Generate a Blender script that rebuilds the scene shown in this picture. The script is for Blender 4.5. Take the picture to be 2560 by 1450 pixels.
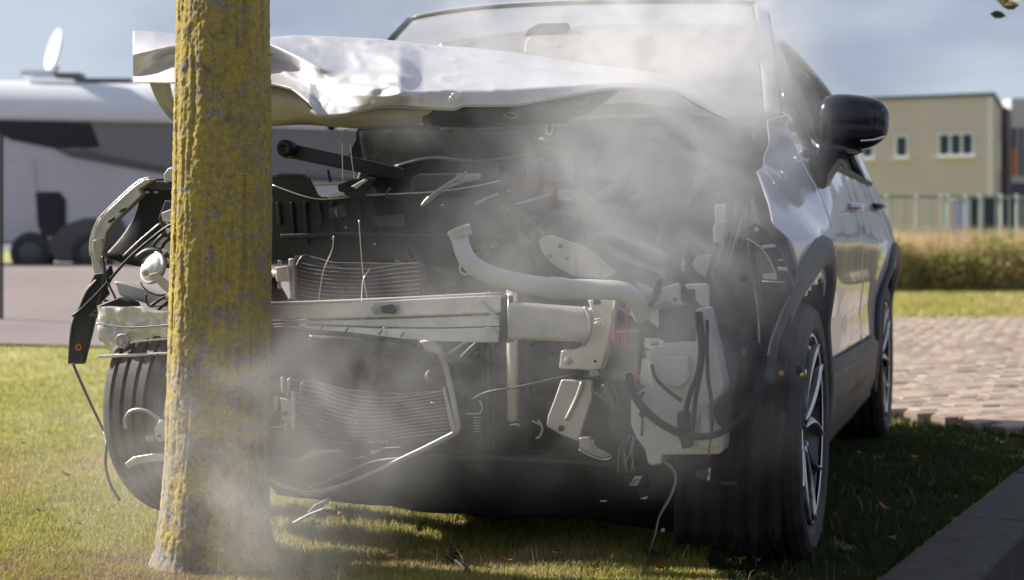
import bpy, math, random
import numpy as np
from mathutils import Vector, Matrix, noise
R = math.radians
random.seed(7); rng = np.random.default_rng(7)
for o in list(bpy.data.objects): bpy.data.objects.remove(o)
scene = bpy.context.scene
COL = scene.collection

# ------------------------------------------------------------------ camera, world, sun, exposure
FPX, HY, CX, CH = 3600.0, 627.0, 1280.0, 0.83      # focal length, horizon row, centre column in photo pixels; eye height
cam = bpy.data.cameras.new('camera'); camo = bpy.data.objects.new('camera', cam); COL.objects.link(camo)
camo.location = (0, 0, CH); camo.rotation_euler = (R(90), 0, 0)
cam.sensor_width = 36; cam.lens = 36 * FPX / 2560; cam.shift_y = -(725 - HY) / 2560
cam.clip_start = 0.05; cam.clip_end = 3000
cam.dof.use_dof = True; cam.dof.focus_distance = 3.95; cam.dof.aperture_fstop = 2.8
scene.camera = camo
SUN_AZ = R(-68)      # from +Y toward -X
SUN_EL = R(34)
world = bpy.data.worlds.new('World'); scene.world = world; world.use_nodes = True
wt = world.node_tree; wn = wt.nodes; wl = wt.links
for n in list(wn): wn.remove(n)
w_out = wn.new('ShaderNodeOutputWorld'); w_bg = wn.new('ShaderNodeBackground'); w_bg.inputs['Strength'].default_value = 0.1
w_sky = wn.new('ShaderNodeTexSky'); w_sky.sky_type = 'NISHITA'; w_sky.sun_disc = False
w_sky.sun_elevation = SUN_EL; w_sky.sun_rotation = SUN_AZ
w_tc = wn.new('ShaderNodeTexCoord'); w_map = wn.new('ShaderNodeMapping'); w_map.inputs['Scale'].default_value = (1, 1, 2.6)
w_no = wn.new('ShaderNodeTexNoise'); w_no.inputs['Scale'].default_value = 2.3; w_no.inputs['Detail'].default_value = 5; w_no.inputs['Roughness'].default_value = 0.5
w_cr = wn.new('ShaderNodeValToRGB')
w_cr.color_ramp.elements[0].position = 0.42; w_cr.color_ramp.elements[0].color = (1.25, 1.45, 2.1, 1)
w_cr.color_ramp.elements[1].position = 0.60; w_cr.color_ramp.elements[1].color = (3.0, 3.35, 3.95, 1)
w_mx = wn.new('ShaderNodeMixRGB'); w_mx.inputs[0].default_value = 0.88
wl.new(w_tc.outputs['Generated'], w_map.inputs[0]); wl.new(w_map.outputs[0], w_no.inputs['Vector']); wl.new(w_no.outputs[0], w_cr.inputs[0])
wl.new(w_sky.outputs[0], w_mx.inputs[1]); wl.new(w_cr.outputs[0], w_mx.inputs[2]); wl.new(w_mx.outputs[0], w_bg.inputs[0]); wl.new(w_bg.outputs[0], w_out.inputs[0])
sun = bpy.data.lights.new('sun', 'SUN'); sun.energy = 5.0; sun.angle = R(0.6); sun.color = (1.0, 0.93, 0.82)
suno = bpy.data.objects.new('sun', sun); COL.objects.link(suno)
sdir = Vector((math.sin(SUN_AZ) * math.cos(SUN_EL), math.cos(SUN_AZ) * math.cos(SUN_EL), math.sin(SUN_EL)))   # towards the sun
suno.rotation_euler = sdir.to_track_quat('Z', 'Y').to_euler(); suno.location = (-6, 6, 8)
vs = scene.view_settings; vs.view_transform = 'Standard'; vs.look = 'None'; vs.exposure = 0.85; vs.gamma = 1; vs.use_curve_mapping = False
scene.cycles.use_denoising = True
scene.cycles.volume_step_rate = 2.0; scene.cycles.volume_max_steps = 128
scene.cycles.volume_bounces = 2; scene.cycles.max_bounces = 6; scene.cycles.transparent_max_bounces = 12
scene.cycles.caustics_reflective = False; scene.cycles.caustics_refractive = False
scene.cycles.sample_clamp_indirect = 4

# ------------------------------------------------------------------ geometry helpers
def P(px, py, D):                      # a photo pixel at depth D metres
    return Vector(((px - CX) / FPX * D, D, CH + (HY - py) / FPX * D))
PSI = R(18.7); SP, CP = math.sin(PSI), math.cos(PSI)
LX = Vector((CP, -SP, 0)); FX = Vector((-SP, -CP, 0)); UZ = Vector((0, 0, 1)); ORG = Vector((-0.029, 4.172, 0))
def car(l, s, z): return ORG + LX * l + FX * s + UZ * z
def S(px, py, s):                      # a photo pixel on the car-fixed cross plane s
    d = Vector(((px - CX) / FPX, 1, 0)); D = (s + FX.dot(ORG)) / FX.dot(d); return P(px, py, D)

def tag(o, label=None, cat=None, group=None, kind=None):
    if label: o['label'] = label
    if cat: o['category'] = cat
    if group: o['group'] = group
    if kind: o['kind'] = kind
    return o
def empty(name, loc, label=None, cat=None, group=None):
    o = bpy.data.objects.new(name, None); COL.objects.link(o); o.location = loc; o.empty_display_size = .2
    return tag(o, label, cat, group)
def root_loc(p): return p.location       # every part is linked with its parent's world position taken out
def link(o, parent):
    COL.objects.link(o)
    if parent is not None:
        o.parent = parent
        o.matrix_parent_inverse = Matrix.Translation(-root_loc(parent))
    return o

class MB:
    def __init__(s): s.v = []; s.f = []; s.uv = None
    def add(s, vs, fs):
        b = len(s.v); s.v += [tuple(v) for v in vs]; s.f += [tuple(i + b for i in f) for f in fs]; return s
    def box(s, c, sx, sy, sz, ax=None):
        a, b_, c_ = ax if ax else (Vector((1, 0, 0)), Vector((0, 1, 0)), UZ)
        c = Vector(c); vs = [c + a * (sx / 2 * i) + b_ * (sy / 2 * j) + c_ * (sz / 2 * k) for i in (-1, 1) for j in (-1, 1) for k in (-1, 1)]
        return s.add(vs, [(0, 1, 3, 2), (4, 6, 7, 5), (0, 4, 5, 1), (2, 3, 7, 6), (0, 2, 6, 4), (1, 5, 7, 3)])
    def cbox(s, l0, l1, s0, s1, z0, z1):                # box in car axes
        return s.box(car((l0 + l1) / 2, (s0 + s1) / 2, (z0 + z1) / 2), abs(l1 - l0), abs(s1 - s0), abs(z1 - z0), (LX, FX, UZ))
    def prism(s, pts, vec):
        n = len(pts); pts = [Vector(p) for p in pts]; q = [p + vec for p in pts]
        return s.add(pts + q, [tuple(range(n)), tuple(range(2 * n - 1, n - 1, -1))] + [(i, i + n, (i + 1) % n + n, (i + 1) % n) for i in range(n)])
    def tube(s, pts, r, n=8, flat=1.0, sub=5, ribs=0, cap=True):
        pts = [Vector(p) for p in pts]
        if sub > 1 and len(pts) > 2: pts = catmull(pts, sub)
        m = len(pts); rr = r if callable(r) else (lambda t: r)
        vs = []; up = None
        for i, p in enumerate(pts):
            t = (pts[min(i + 1, m - 1)] - pts[max(i - 1, 0)]).normalized()
            if up is None:
                up = t.cross(FX);
                if up.length < .1: up = t.cross(LX)
                up.normalize()
            up = (up - t * up.dot(t)).normalized(); sd = t.cross(up)
            ra = rr(i / (m - 1))
            if ribs: ra *= 1 + .16 * (1 if (i % 2) else -1)
            for k in range(n):
                a = 2 * math.pi * k / n; vs.append(p + up * (math.cos(a) * ra) + sd * (math.sin(a) * ra * flat))
        fs = [(i * n + k, i * n + (k + 1) % n, (i + 1) * n + (k + 1) % n, (i + 1) * n + k) for i in range(m - 1) for k in range(n)]
        if cap: fs += [tuple(range(n - 1, -1, -1)), tuple((m - 1) * n + k for k in range(n))]
        return s.add(vs, fs)
    def lathe(s, o, axis, prof, n=32):                  # prof: (radius, height along axis)
        axis = Vector(axis).normalized(); a = axis.cross(UZ) if abs(axis.z) < .9 else axis.cross(Vector((1, 0, 0))); a.normalize(); b = axis.cross(a)
        vs = [Vector(o) + axis * h + (a * math.cos(2 * math.pi * k / n) + b * math.sin(2 * math.pi * k / n)) * r for r, h in prof for k in range(n)]
        m = len(prof); return s.add(vs, [(i * n + k, (i + 1) * n + k, (i + 1) * n + (k + 1) % n, i * n + (k + 1) % n) for i in range(m - 1) for k in range(n)])
    def grid(s, rows, keep=None):
        m, n = len(rows), len(rows[0]); b = len(s.v); s.v += [tuple(p) for r in rows for p in r]
        for i in range(m - 1):
            for j in range(n - 1):
                if keep is None or keep(i, j): s.f.append((b + i * n + j, b + i * n + j + 1, b + (i + 1) * n + j + 1, b + (i + 1) * n + j))
        return s
    def build(s, name, mat, parent=None, smooth=False, bevel=0, solid=0, seg=2, label=None, sub=0):
        me = bpy.data.meshes.new(name); me.from_pydata(s.v, [], s.f); me.materials.append(mat)
        o = bpy.data.objects.new(name, me); link(o, parent)
        if smooth:
            for p in me.polygons: p.use_smooth = True
        if solid:
            md = o.modifiers.new('thickness', 'SOLIDIFY'); md.thickness = solid; md.offset = 0
        if bevel:
            md = o.modifiers.new('bevel', 'BEVEL'); md.width = bevel; md.segments = seg; md.limit_method = 'ANGLE'; md.angle_limit = R(40)
            if not smooth:
                for p in me.polygons: p.use_smooth = True
                wn_ = o.modifiers.new('normals', 'WEIGHTED_NORMAL')
        if sub:
            md = o.modifiers.new('sub', 'SUBSURF'); md.levels = sub; md.render_levels = sub
        if label: o['label'] = label
        return o
def catmull(pts, sub):
    out = []; n = len(pts)
    for i in range(n - 1):
        p0, p1, p2, p3 = pts[max(i - 1, 0)], pts[i], pts[i + 1], pts[min(i + 2, n - 1)]
        for k in range(sub):
            t = k / sub
            out.append(.5 * ((2 * p1) + (p2 - p0) * t + (2 * p0 - 5 * p1 + 4 * p2 - p3) * t * t + (3 * p1 - p0 - 3 * p2 + p3) * t ** 3))
    out.append(pts[-1]); return out
def interp(x, tab):
    return float(np.interp(x, [t[0] for t in tab], [t[1] for t in tab]))
def fresh(name, verts, faces, mat, parent=None, smooth=False):
    me = bpy.data.meshes.new(name); me.vertices.add(len(verts)); me.vertices.foreach_set('co', np.asarray(verts, dtype=np.float32).ravel())
    faces = np.asarray(faces, dtype=np.int32); k = faces.shape[1]
    me.loops.add(faces.size); me.loops.foreach_set('vertex_index', faces.ravel())
    me.polygons.add(len(faces)); me.polygons.foreach_set('loop_start', np.arange(0, faces.size, k, dtype=np.int32))
    me.polygons.foreach_set('loop_total', np.full(len(faces), k, dtype=np.int32))
    if smooth: me.polygons.foreach_set('use_smooth', np.ones(len(faces), dtype=bool))
    me.materials.append(mat); me.update(calc_edges=True)
    o = bpy.data.objects.new(name, me); link(o, parent); return o

# ------------------------------------------------------------------ materials
def mat(name, col, rough=.5, metal=0., col2=None, nscale=6, bump=0., bscale=40, coat=0., spec=.5, detail=6, contrast=.5, rvar=0.):
    m = bpy.data.materials.new(name); m.use_nodes = True; nt = m.node_tree; N = nt.nodes; Lk = nt.links
    b = N['Principled BSDF']; b.inputs['Base Color'].default_value = (*col, 1); b.inputs['Roughness'].default_value = rough
    b.inputs['Metallic'].default_value = metal; b.inputs['Coat Weight'].default_value = coat; b.inputs['Coat Roughness'].default_value = .04; b.inputs['Specular IOR Level'].default_value = spec
    tc = N.new('ShaderNodeTexCoord')
    if col2 is not None or rvar:
        no = N.new('ShaderNodeTexNoise'); no.inputs['Scale'].default_value = nscale; no.inputs['Detail'].default_value = detail; no.inputs['Roughness'].default_value = .6
        Lk.new(tc.outputs['Object'], no.inputs['Vector'])
        if col2 is not None:
            cr = N.new('ShaderNodeValToRGB'); w = .5 * (1 - contrast) * .5
            cr.color_ramp.elements[0].position = .5 - w - .08; cr.color_ramp.elements[1].position = .5 + w + .08
            cr.color_ramp.elements[0].color = (*col, 1); cr.color_ramp.elements[1].color = (*col2, 1)
            Lk.new(no.outputs[0], cr.inputs[0]); Lk.new(cr.outputs[0], b.inputs['Base Color'])
        if rvar:
            mr = N.new('ShaderNodeMapRange'); mr.inputs[1].default_value = .3; mr.inputs[2].default_value = .7; mr.inputs[3].default_value = rough - rvar; mr.inputs[4].default_value = rough + rvar
            Lk.new(no.outputs[0], mr.inputs[0]); Lk.new(mr.outputs[0], b.inputs['Roughness'])
    if bump:
        n2 = N.new('ShaderNodeTexNoise'); n2.inputs['Scale'].default_value = bscale; n2.inputs['Detail'].default_value = 8
        Lk.new(tc.outputs['Object'], n2.inputs['Vector']); bp = N.new('ShaderNodeBump'); bp.inputs['Strength'].default_value = min(1, bump * 10); bp.inputs['Distance'].default_value = .02 * bump
        Lk.new(n2.outputs[0], bp.inputs['Height']); Lk.new(bp.outputs[0], b.inputs['Normal'])
    return m
M = {}
M['paint'] = mat('silver_paint', (.66, .645, .72), .3, .35, (.70, .685, .75), 3, bump=.02, bscale=900, coat=.9, rvar=.05)
M['paint_hood'] = mat('silver_bonnet_paint', (.70, .69, .71), .42, .4, (.58, .57, .60), 7, bump=.02, bscale=30, coat=.4, rvar=.08)
M['primer'] = mat('underside_paint', (.36, .33, .22), .45, .1, (.50, .47, .42), 3, bump=.05, bscale=30)
M['black'] = mat('black_plastic', (.010, .010, .012), .46, 0, (.026, .026, .029), 9, bump=.05, bscale=120, rvar=.12, spec=.32)
M['void'] = mat('void_black', (.004, .004, .004), .9, 0, (.010, .010, .010), 12, bump=.2, bscale=40, spec=.08)  # near-black colour puts deep shade behind the bay and under the car
M['grey_pl'] = mat('dark_grey_plastic', (.030, .030, .037), .45, 0, (.065, .065, .078), 12, spec=.35, bump=.05, bscale=90, rvar=.1)
M['cowl'] = mat('plum_black_plastic', (.022, .014, .018), .5, 0, (.05, .034, .04), 6, spec=.3)
M['navy'] = mat('liner_plastic', (.006, .006, .010), .55, 0, (.016, .016, .026), 5, spec=.25, bump=.08, bscale=60, rvar=.15)
M['gloss'] = mat('gloss_black', (.006, .004, .012), .2, 0, None, coat=.45, rvar=.04, spec=.35)
M['alu'] = mat('scraped_aluminium', (.86, .84, .79), .32, .4, (.60, .57, .52), 11, bump=.06, bscale=60, rvar=.14)
M['alu_w'] = mat('crushed_light_metal', (.78, .76, .70), .38, .55, (.55, .54, .50), 16, bump=.1, bscale=40, rvar=.14)
M['steel'] = mat('dull_steel', (.42, .42, .43), .42, .8, (.25, .24, .24), 18, bump=.06, bscale=70, rvar=.15)
M['zinc'] = mat('pale_bracket_metal', (.60, .59, .56), .45, .5, (.42, .41, .39), 10, bump=.06, bscale=60)
M['white'] = mat('white_plastic', (.68, .68, .66), .42, 0, (.40, .385, .36), 7, contrast=.0, bump=.04, bscale=50)
M['hose'] = mat('ducting_plastic', (.76, .76, .73), .5, 0, (.52, .50, .47), 9, contrast=.0, bump=.04, bscale=50)
M['rubber'] = mat('tyre_rubber', (.022, .022, .023), .6, 0, (.055, .05, .045), 8, bump=.12, bscale=140, rvar=.1)
M['cable'] = mat('cable_sleeve', (.015, .015, .016), .4)
M['wire'] = mat('bare_wire', (.70, .68, .62), .35, .7)
M['red'] = mat('red_plastic', (.42, .03, .02), .4)
M['orange'] = mat('orange_plastic', (.6, .2, .04), .45)
M['yellow'] = mat('yellow_plastic', (.7, .5, .03), .45)
M['machined'] = mat('machined_rim', (.72, .71, .70), .25, .9, None, rvar=.05)
M['rimblack'] = mat('rim_black', (.012, .012, .016), .22, 0, None, coat=.6, rvar=.05)
M['fin'] = mat('radiator_core', (.034, .024, .028), .6, .2, (.06, .045, .05), 25, bump=.3, bscale=260)
M['trim'] = mat('cabin_trim', (.10, .10, .11), .7)
M['clad'] = mat('arch_cladding', (.045, .045, .052), .5, 0, (.07, .07, .078), 14, bump=.08, bscale=160, rvar=.08)
M['sill'] = mat('sill_cladding', (.07, .065, .062), .55, 0, (.22, .17, .12), 7, bump=.1, bscale=60, contrast=.2)
M['seal'] = mat('glass_seal', (.012, .012, .013), .5)

def glass_mat(name, glare, glarecol, tint=(.5, .53, .55)):  # pale diffuse share stands in for reflected sky and smoke haze
    m = bpy.data.materials.new(name); m.use_nodes = True; nt = m.node_tree; N = nt.nodes; Lk = nt.links
    for n in list(N): N.remove(n)
    out = N.new('ShaderNodeOutputMaterial'); tr = N.new('ShaderNodeBsdfTransparent'); tr.inputs[0].default_value = (*tint, 1)
    gl = N.new('ShaderNodeBsdfGlossy'); gl.inputs['Roughness'].default_value = .03; fr = N.new('ShaderNodeFresnel'); fr.inputs[0].default_value = 1.52
    df = N.new('ShaderNodeBsdfDiffuse'); df.inputs[0].default_value = (*glarecol, 1); m1 = N.new('ShaderNodeMixShader'); m2 = N.new('ShaderNodeMixShader')
    geo = N.new('ShaderNodeNewGeometry'); bf = N.new('ShaderNodeMath'); bf.operation = 'SUBTRACT'; bf.inputs[0].default_value = 1; Lk.new(geo.outputs['Backfacing'], bf.inputs[1])
    no = N.new('ShaderNodeTexNoise'); no.inputs['Scale'].default_value = 4; no.inputs['Detail'].default_value = 6; tc = N.new('ShaderNodeTexCoord'); Lk.new(tc.outputs['Object'], no.inputs['Vector'])
    mr = N.new('ShaderNodeMapRange'); mr.inputs[1].default_value = .3; mr.inputs[2].default_value = .7; mr.inputs[3].default_value = glare * .8; mr.inputs[4].default_value = min(1, glare * 1.15)
    Lk.new(no.outputs[0], mr.inputs[0]); Lk.new(mr.outputs[0], m2.inputs[0])
    Lk.new(fr.outputs[0], m1.inputs[0]); Lk.new(tr.outputs[0], m1.inputs[1]); Lk.new(gl.outputs[0], m1.inputs[2])
    Lk.new(m1.outputs[0], m2.inputs[1]); Lk.new(df.outputs[0], m2.inputs[2]); Lk.new(m2.outputs[0], out.inputs[0]); return m
M['windscreen'] = glass_mat('pale_glare_windscreen', .33, (.60, .60, .61))  # pale mix brightens the screen in place of reflected sky and smoke
M['sideglass'] = glass_mat('tinted_side_glass', .16, (.5, .51, .54), (.12, .13, .13))  # pale mix in place of sky and tree reflections

# ------------------------------------------------------------------ ground
def g_height(x, y):
    x = np.asarray(x, float); y = np.asarray(y, float)
    a = np.clip((y - 6) / 16, 0, 1); a = a * a * (3 - 2 * a); b = np.clip((2.0 - x) / 5, 0, 1); b = b * b * (3 - 2 * b)
    k = np.clip((10.6 - y) / 1.5, 0, 1) * np.clip((1.2 - x) / 1.2, 0, 1) * np.clip((y - 3.2) / 1.2, 0, 1)
    bump = .030 * np.sin(2.1 * x + 1.3 * y) * np.sin(1.7 * y - .8 * x + 1) + .014 * np.sin(5.3 * x + 2) * np.sin(4.1 * y + x) + .006 * np.sin(11 * x + y * 3) * np.sin(9.7 * y)
    return .62 * a * b + k * bump
KD = Vector((1.0, 1.83, 0)).normalized(); KN = Vector((KD.y, -KD.x, 0))        # kerb direction, outward normal (to the road)
K0 = Vector((0.97, 3.72, 0))                                                   # on the inner edge of the kerb
def kerb_x(y): return K0.x + (y - K0.y) * KD.x / KD.y
BND = [(-40, 11.2), (-12, 11.0), (-4, 10.8), (-1, 10.2), (1.0, 8.8), (1.95, 7.3), (2.3, 6.35), (2.5, 6.35)]
def bound_y(x): return np.interp(x, [b[0] for b in BND], [b[1] for b in BND])

m = mat('lawn_soil', (.15, .16, .045), .95, 0, (.20, .165, .085), 9, bump=.6, bscale=30, contrast=.3); M['soil'] = m
M['farlawn'] = mat('verge_grass', (.25, .28, .06), .9, 0, (.36, .33, .11), 1.2, bump=.9, bscale=12, contrast=.2)
M['asphalt'] = mat('asphalt', (.19, .155, .155), .9, 0, (.25, .205, .20), .8, bump=.3, bscale=150)
M['road'] = mat('road_asphalt', (.045, .045, .05), .9, 0, (.07, .07, .075), 30, bump=.4, bscale=120)
def sheet(name, xs_of_y, ys, dz, mt, nx=40, kind='structure'):
    V = []; F = []
    for i, y in enumerate(ys):
        x0, x1 = xs_of_y(y)
        for j in range(nx + 1):
            x = x0 + (x1 - x0) * j / nx; V.append((x, y, float(g_height(x, y)) + dz))
    for i in range(len(ys) - 1):
        for j in range(nx): a = i * (nx + 1) + j; F.append((a, a + 1, a + nx + 2, a + nx + 1))
    o = fresh(name, V, F, mt, smooth=True); o['kind'] = kind; return o
kend = 6.4
ys = [-4, -2, 0, 1.5] + list(np.linspace(2.5, kend, 14))
ys = [-4, -2, 0, 1.5] + list(np.linspace(2.5, kend, 70))
def lawn_x(y): return -6.0, kerb_x(y) + .02
sheet('lawn', lawn_x, ys, -.014, M['soil'], 150)
sheet('lawn', lambda y: (-40, -6.0), ys[::3] + [kend], -.014, M['soil'], 12)
V = []; F = []
xs_ = np.concatenate([np.linspace(-300, -20, 8)[:-1], np.linspace(-20, 20, 301), np.linspace(20, 300, 8)[1:]])
ys_ = np.concatenate([np.concatenate([np.linspace(kend, 11, 60), np.linspace(11.5, 30, 36)]), np.array([36, 45, 60, 90, 150, 300, 800])])
X_, Y_ = np.meshgrid(xs_, ys_); V = np.stack([X_, Y_, g_height(X_, Y_) - .014], -1).reshape(-1, 3); nx_ = len(xs_)
F = [(i * nx_ + j, i * nx_ + j + 1, (i + 1) * nx_ + j + 1, (i + 1) * nx_ + j) for i in range(len(ys_) - 1) for j in range(nx_ - 1)]
o = fresh('ground', V, F, M['farlawn'], smooth=True); o['kind'] = 'structure'
# street left and behind the car, rising to the parked motorhome
V = []; xs_ = np.linspace(-40, 2.35, 90); ts = np.linspace(0, 1, 30)
for t in ts:
    for x in xs_:
        yb = bound_y(x); yt = 26 if x < -1 else 26 - (x + 1) * 2.6; y = yb + (yt - yb) * t; V.append((x, y, float(g_height(x, y)) + .004))
F = [(i * 90 + j, i * 90 + j + 1, (i + 1) * 90 + j + 1, (i + 1) * 90 + j) for i in range(29) for j in range(89)]
o = fresh('street', V, F, M['asphalt'], smooth=True); o['kind'] = 'structure'
# roadway beside the kerb
b = MB(); q = [K0 + KD * -8 + KN * .0, K0 + KD * -8 + KN * 9, K0 + KD * 3.2 + KN * 9, K0 + KD * 3.2 + KN * .0]
b.add([Vector((p.x, p.y, -.13)) for p in q], [(0, 1, 2, 3)]); o = b.build('road', M['road']); o['kind'] = 'structure'
# kerb of separate stones
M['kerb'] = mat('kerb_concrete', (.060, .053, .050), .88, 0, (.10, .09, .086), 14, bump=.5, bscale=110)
kerb = empty('kerb', K0, ); kerb['kind'] = 'structure'
kl = []; t = -5.13
while t < 2.8: kl.append(t); t += 1.0
for i, t in enumerate(kl):
    c = K0 + KD * (t + .5) + KN * .115 + Vector((0, 0, -.085 + random.uniform(-.004, .004)))
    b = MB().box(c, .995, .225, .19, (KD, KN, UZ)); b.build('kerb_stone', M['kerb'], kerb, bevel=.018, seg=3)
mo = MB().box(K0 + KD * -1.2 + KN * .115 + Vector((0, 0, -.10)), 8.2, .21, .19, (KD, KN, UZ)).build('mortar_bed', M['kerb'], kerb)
# brick paved driveway: the nearest bricks are single pieces
pave = empty('driveway', (4, 10, 0)); pave['kind'] = 'structure'
b = MB(); b.add([(1.0, 8.8, .002), (1.95, 7.3, .002), (2.35, 6.35, .002), (14, 6.35, .002), (14, 17.4, .002), (.6, 17.4, .002)], [(0, 1, 2, 3, 4, 5)]); M['sand'] = mat('joint_sand', (.13, .11, .09), .95, 0, (.2, .17, .13), 40); b.build('sand_bed', M['sand'], pave)
bm_ = [mat('clay_paver', c, .85, 0, tuple(k * .82 for k in c), 22, bump=.3, bscale=90) for c in [(.35, .26, .205), (.40, .31, .25), (.28, .215, .18), (.42, .35, .28), (.31, .265, .23)]]
ang = R(24); ba = Vector((math.cos(ang), math.sin(ang), 0)); bb = Vector((-math.sin(ang), math.cos(ang), 0))
meshes = []
for k in range(10):
    w, d, h = .197, .096, .05; e = .006
    vs_ = []; jit = lambda: random.uniform(-.003, .003)
    for z, ins in ((-h, 0), (-e, 0), (0, e)):
        for sx, sy in ((-1, -1), (1, -1), (1, 1), (-1, 1)): vs_.append(((w / 2 - ins) * sx + jit(), (d / 2 - ins) * sy + jit(), z + (jit() if z == 0 else 0)))
    me = bpy.data.meshes.new('brick'); me.from_pydata(vs_, [], [(0, 1, 5, 4), (1, 2, 6, 5), (2, 3, 7, 6), (3, 0, 4, 7), (4, 5, 9, 8), (5, 6, 10, 9), (6, 7, 11, 10), (7, 4, 8, 11), (8, 9, 10, 11)]); me.materials.append(bm_[k % 5]); meshes.append(me)
cand = []
for i in range(-140, 260):
    for j in range(-120, 200):
        c = ba * (i * .202 + (.101 if j % 2 else 0)) + bb * (j * .1005) + Vector((3, 8, 0))
        if c.y < 6.5 or c.y > 17.3 or c.x > 8.2 or c.x < 1.2: continue
        if c.y < bound_y(c.x) + .06 or c.x < 1.0: continue
        px = CX + c.x / c.y * FPX
        if px < 2120 or px > 2750: continue
        cand.append((c.y if 2200 < px < 2600 else c.y + 50, c))
cand.sort(key=lambda q: q[0])
far = [[], []]; 
rotz = Matrix.Rotation(ang, 3, 'Z')
far = {k: ([], []) for k in range(5)}
for n, (_, c) in enumerate(cand):
    z = .035 + random.uniform(-.003, .003)
    if n < 300:
        o = bpy.data.objects.new('brick', meshes[random.randrange(10)]); link(o, pave); o.location = (c.x, c.y, z); o.rotation_euler = (random.uniform(-.01, .01), random.uniform(-.01, .01), ang + random.uniform(-.012, .012))
    else:
        me = random.choice(meshes); V, F = far[0]; k0 = len(V)
        k = meshes.index(me) % 5; V, F = far[k]; k0 = len(V)
        for v in me.vertices: w_ = rotz @ v.co; V.append((w_.x + c.x, w_.y + c.y, w_.z + z))
        F.extend([tuple(i + k0 for i in p.vertices) for p in me.polygons])
for k, (V, F) in far.items():
    if V: o = fresh('brick_field', V, F, bm_[k], pave); o['kind'] = 'stuff'

# ------------------------------------------------------------------ grass
def grass_mat(name, ca, cb, cc, scale=1.2):
    m = bpy.data.materials.new(name); m.use_nodes = True; nt = m.node_tree; N = nt.nodes; Lk = nt.links; b = N['Principled BSDF']; b.inputs['Roughness'].default_value = .6
    geo = N.new('ShaderNodeNewGeometry'); cr = N.new('ShaderNodeValToRGB'); e = cr.color_ramp.elements
    e[0].position = 0; e[0].color = (*ca, 1); e[1].position = 1; e[1].color = (*cb, 1); x = cr.color_ramp.elements.new(.55); x.color = tuple((p + q) / 2 for p, q in zip(ca, cb)) + (1,)
    Lk.new(geo.outputs['Random Per Island'], cr.inputs[0])
    tc = N.new('ShaderNodeTexCoord'); no = N.new('ShaderNodeTexNoise'); no.inputs['Scale'].default_value = scale; no.inputs['Detail'].default_value = 4; Lk.new(tc.outputs['Object'], no.inputs['Vector'])
    mr = N.new('ShaderNodeMapRange'); mr.inputs[1].default_value = .48; mr.inputs[2].default_value = .68; mx = N.new('ShaderNodeMixRGB'); Lk.new(no.outputs[0], mr.inputs[0]); Lk.new(mr.outputs[0], mx.inputs[0])
    Lk.new(cr.outputs[0], mx.inputs[1]); mx.inputs[2].default_value = (*cc, 1); Lk.new(mx.outputs[0], b.inputs['Base Color'])
    tl = N.new('ShaderNodeBsdfTranslucent'); Lk.new(mx.outputs[0], tl.inputs[0]); ms = N.new('ShaderNodeMixShader'); ms.inputs[0].default_value = .38
    Lk.new(b.outputs[0], ms.inputs[1]); Lk.new(tl.outputs[0], ms.inputs[2]); Lk.new(ms.outputs[0], N['Material Output'].inputs[0]); return m
M['grass'] = grass_mat('grass_blades', (.27, .28, .055), (.58, .54, .17), (.56, .45, .24))
M['grass2'] = grass_mat('shaded_grass_blades', (.018, .045, .010), (.07, .11, .022), (.09, .075, .025))  # shaded copy of the lawn blades, car's shadow put into the colour
M['dry'] = grass_mat('dry_grass', (.34, .23, .14), (.50, .36, .24), (.24, .14, .09), 5)
def blades(name, xy, hgt, wid, mt, parent=None, lean=.5, label=None, zoff=0.):
    n = len(xy); x, y = xy[:, 0], xy[:, 1]; z = g_height(x, y) - .012 + zoff
    a = rng.uniform(0, 2 * np.pi, n); la = rng.uniform(0, 2 * np.pi, n); le = rng.uniform(.1, 1, n) * lean * hgt
    dx, dy = np.cos(a) * wid / 2, np.sin(a) * wid / 2; lx, ly = np.cos(la) * le, np.sin(la) * le
    base = np.stack([x, y, z], 1); V = np.empty((n, 5, 3))
    V[:, 0] = base + np.stack([-dx, -dy, 0 * x], 1); V[:, 1] = base + np.stack([dx, dy, 0 * x], 1)
    mid = base + np.stack([lx * .35, ly * .35, hgt * .6], 1); V[:, 2] = mid + np.stack([dx * .8, dy * .8, 0 * x], 1); V[:, 3] = mid - np.stack([dx * .8, dy * .8, 0 * x], 1)
    V[:, 4] = base + np.stack([lx, ly, hgt * (1 - .3 * (le / np.maximum(hgt, 1e-6)) ** 2)], 1)
    idx = np.arange(n)[:, None] * 5
    F = np.concatenate([idx + np.array([0, 1, 2]), idx + np.array([0, 2, 3]), idx + np.array([3, 2, 4])], 0)
    return fresh(name, V.reshape(-1, 3), F, mt, parent)
def scatter(n, pmin, pmax, y0, y1, power=1.6):
    # density falls with distance; pmin/pmax: view columns
    u = rng.uniform(0, 1, n); iy = (1 / y0 ** power) + u * ((1 / y1 ** power) - (1 / y0 ** power)); y = iy ** (-1 / power)
    px = rng.uniform(pmin, pmax, n); return np.stack([(px - CX) / FPX * y, y], 1)
xy = scatter(440000, -250, 2800, 3.35, 11.1, 1.3)
xy = xy[(xy[:, 0] < kerb_x(xy[:, 1]) - .015) & (xy[:, 1] < bound_y(xy[:, 0]) + .10 + rng.normal(0, .05, len(xy))) & ((xy[:, 0] < 2.4))]
tb = np.array([-.77, 3.87]); dt = np.hypot(xy[:, 0] - tb[0], xy[:, 1] - tb[1]); xy = xy[(dt > .15) & (rng.uniform(0, 1, len(xy)) < np.clip((dt - .1) / .35, .3, 1))]
cl = np.array([noise.noise((p[0] * 2.2, p[1] * 2.2, 0)) for p in xy]); cl2 = np.array([noise.noise((p[0] * 9, p[1] * 9, 5)) for p in xy])
right = xy[:, 0] > 0.55 + .1 * cl; 
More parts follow.
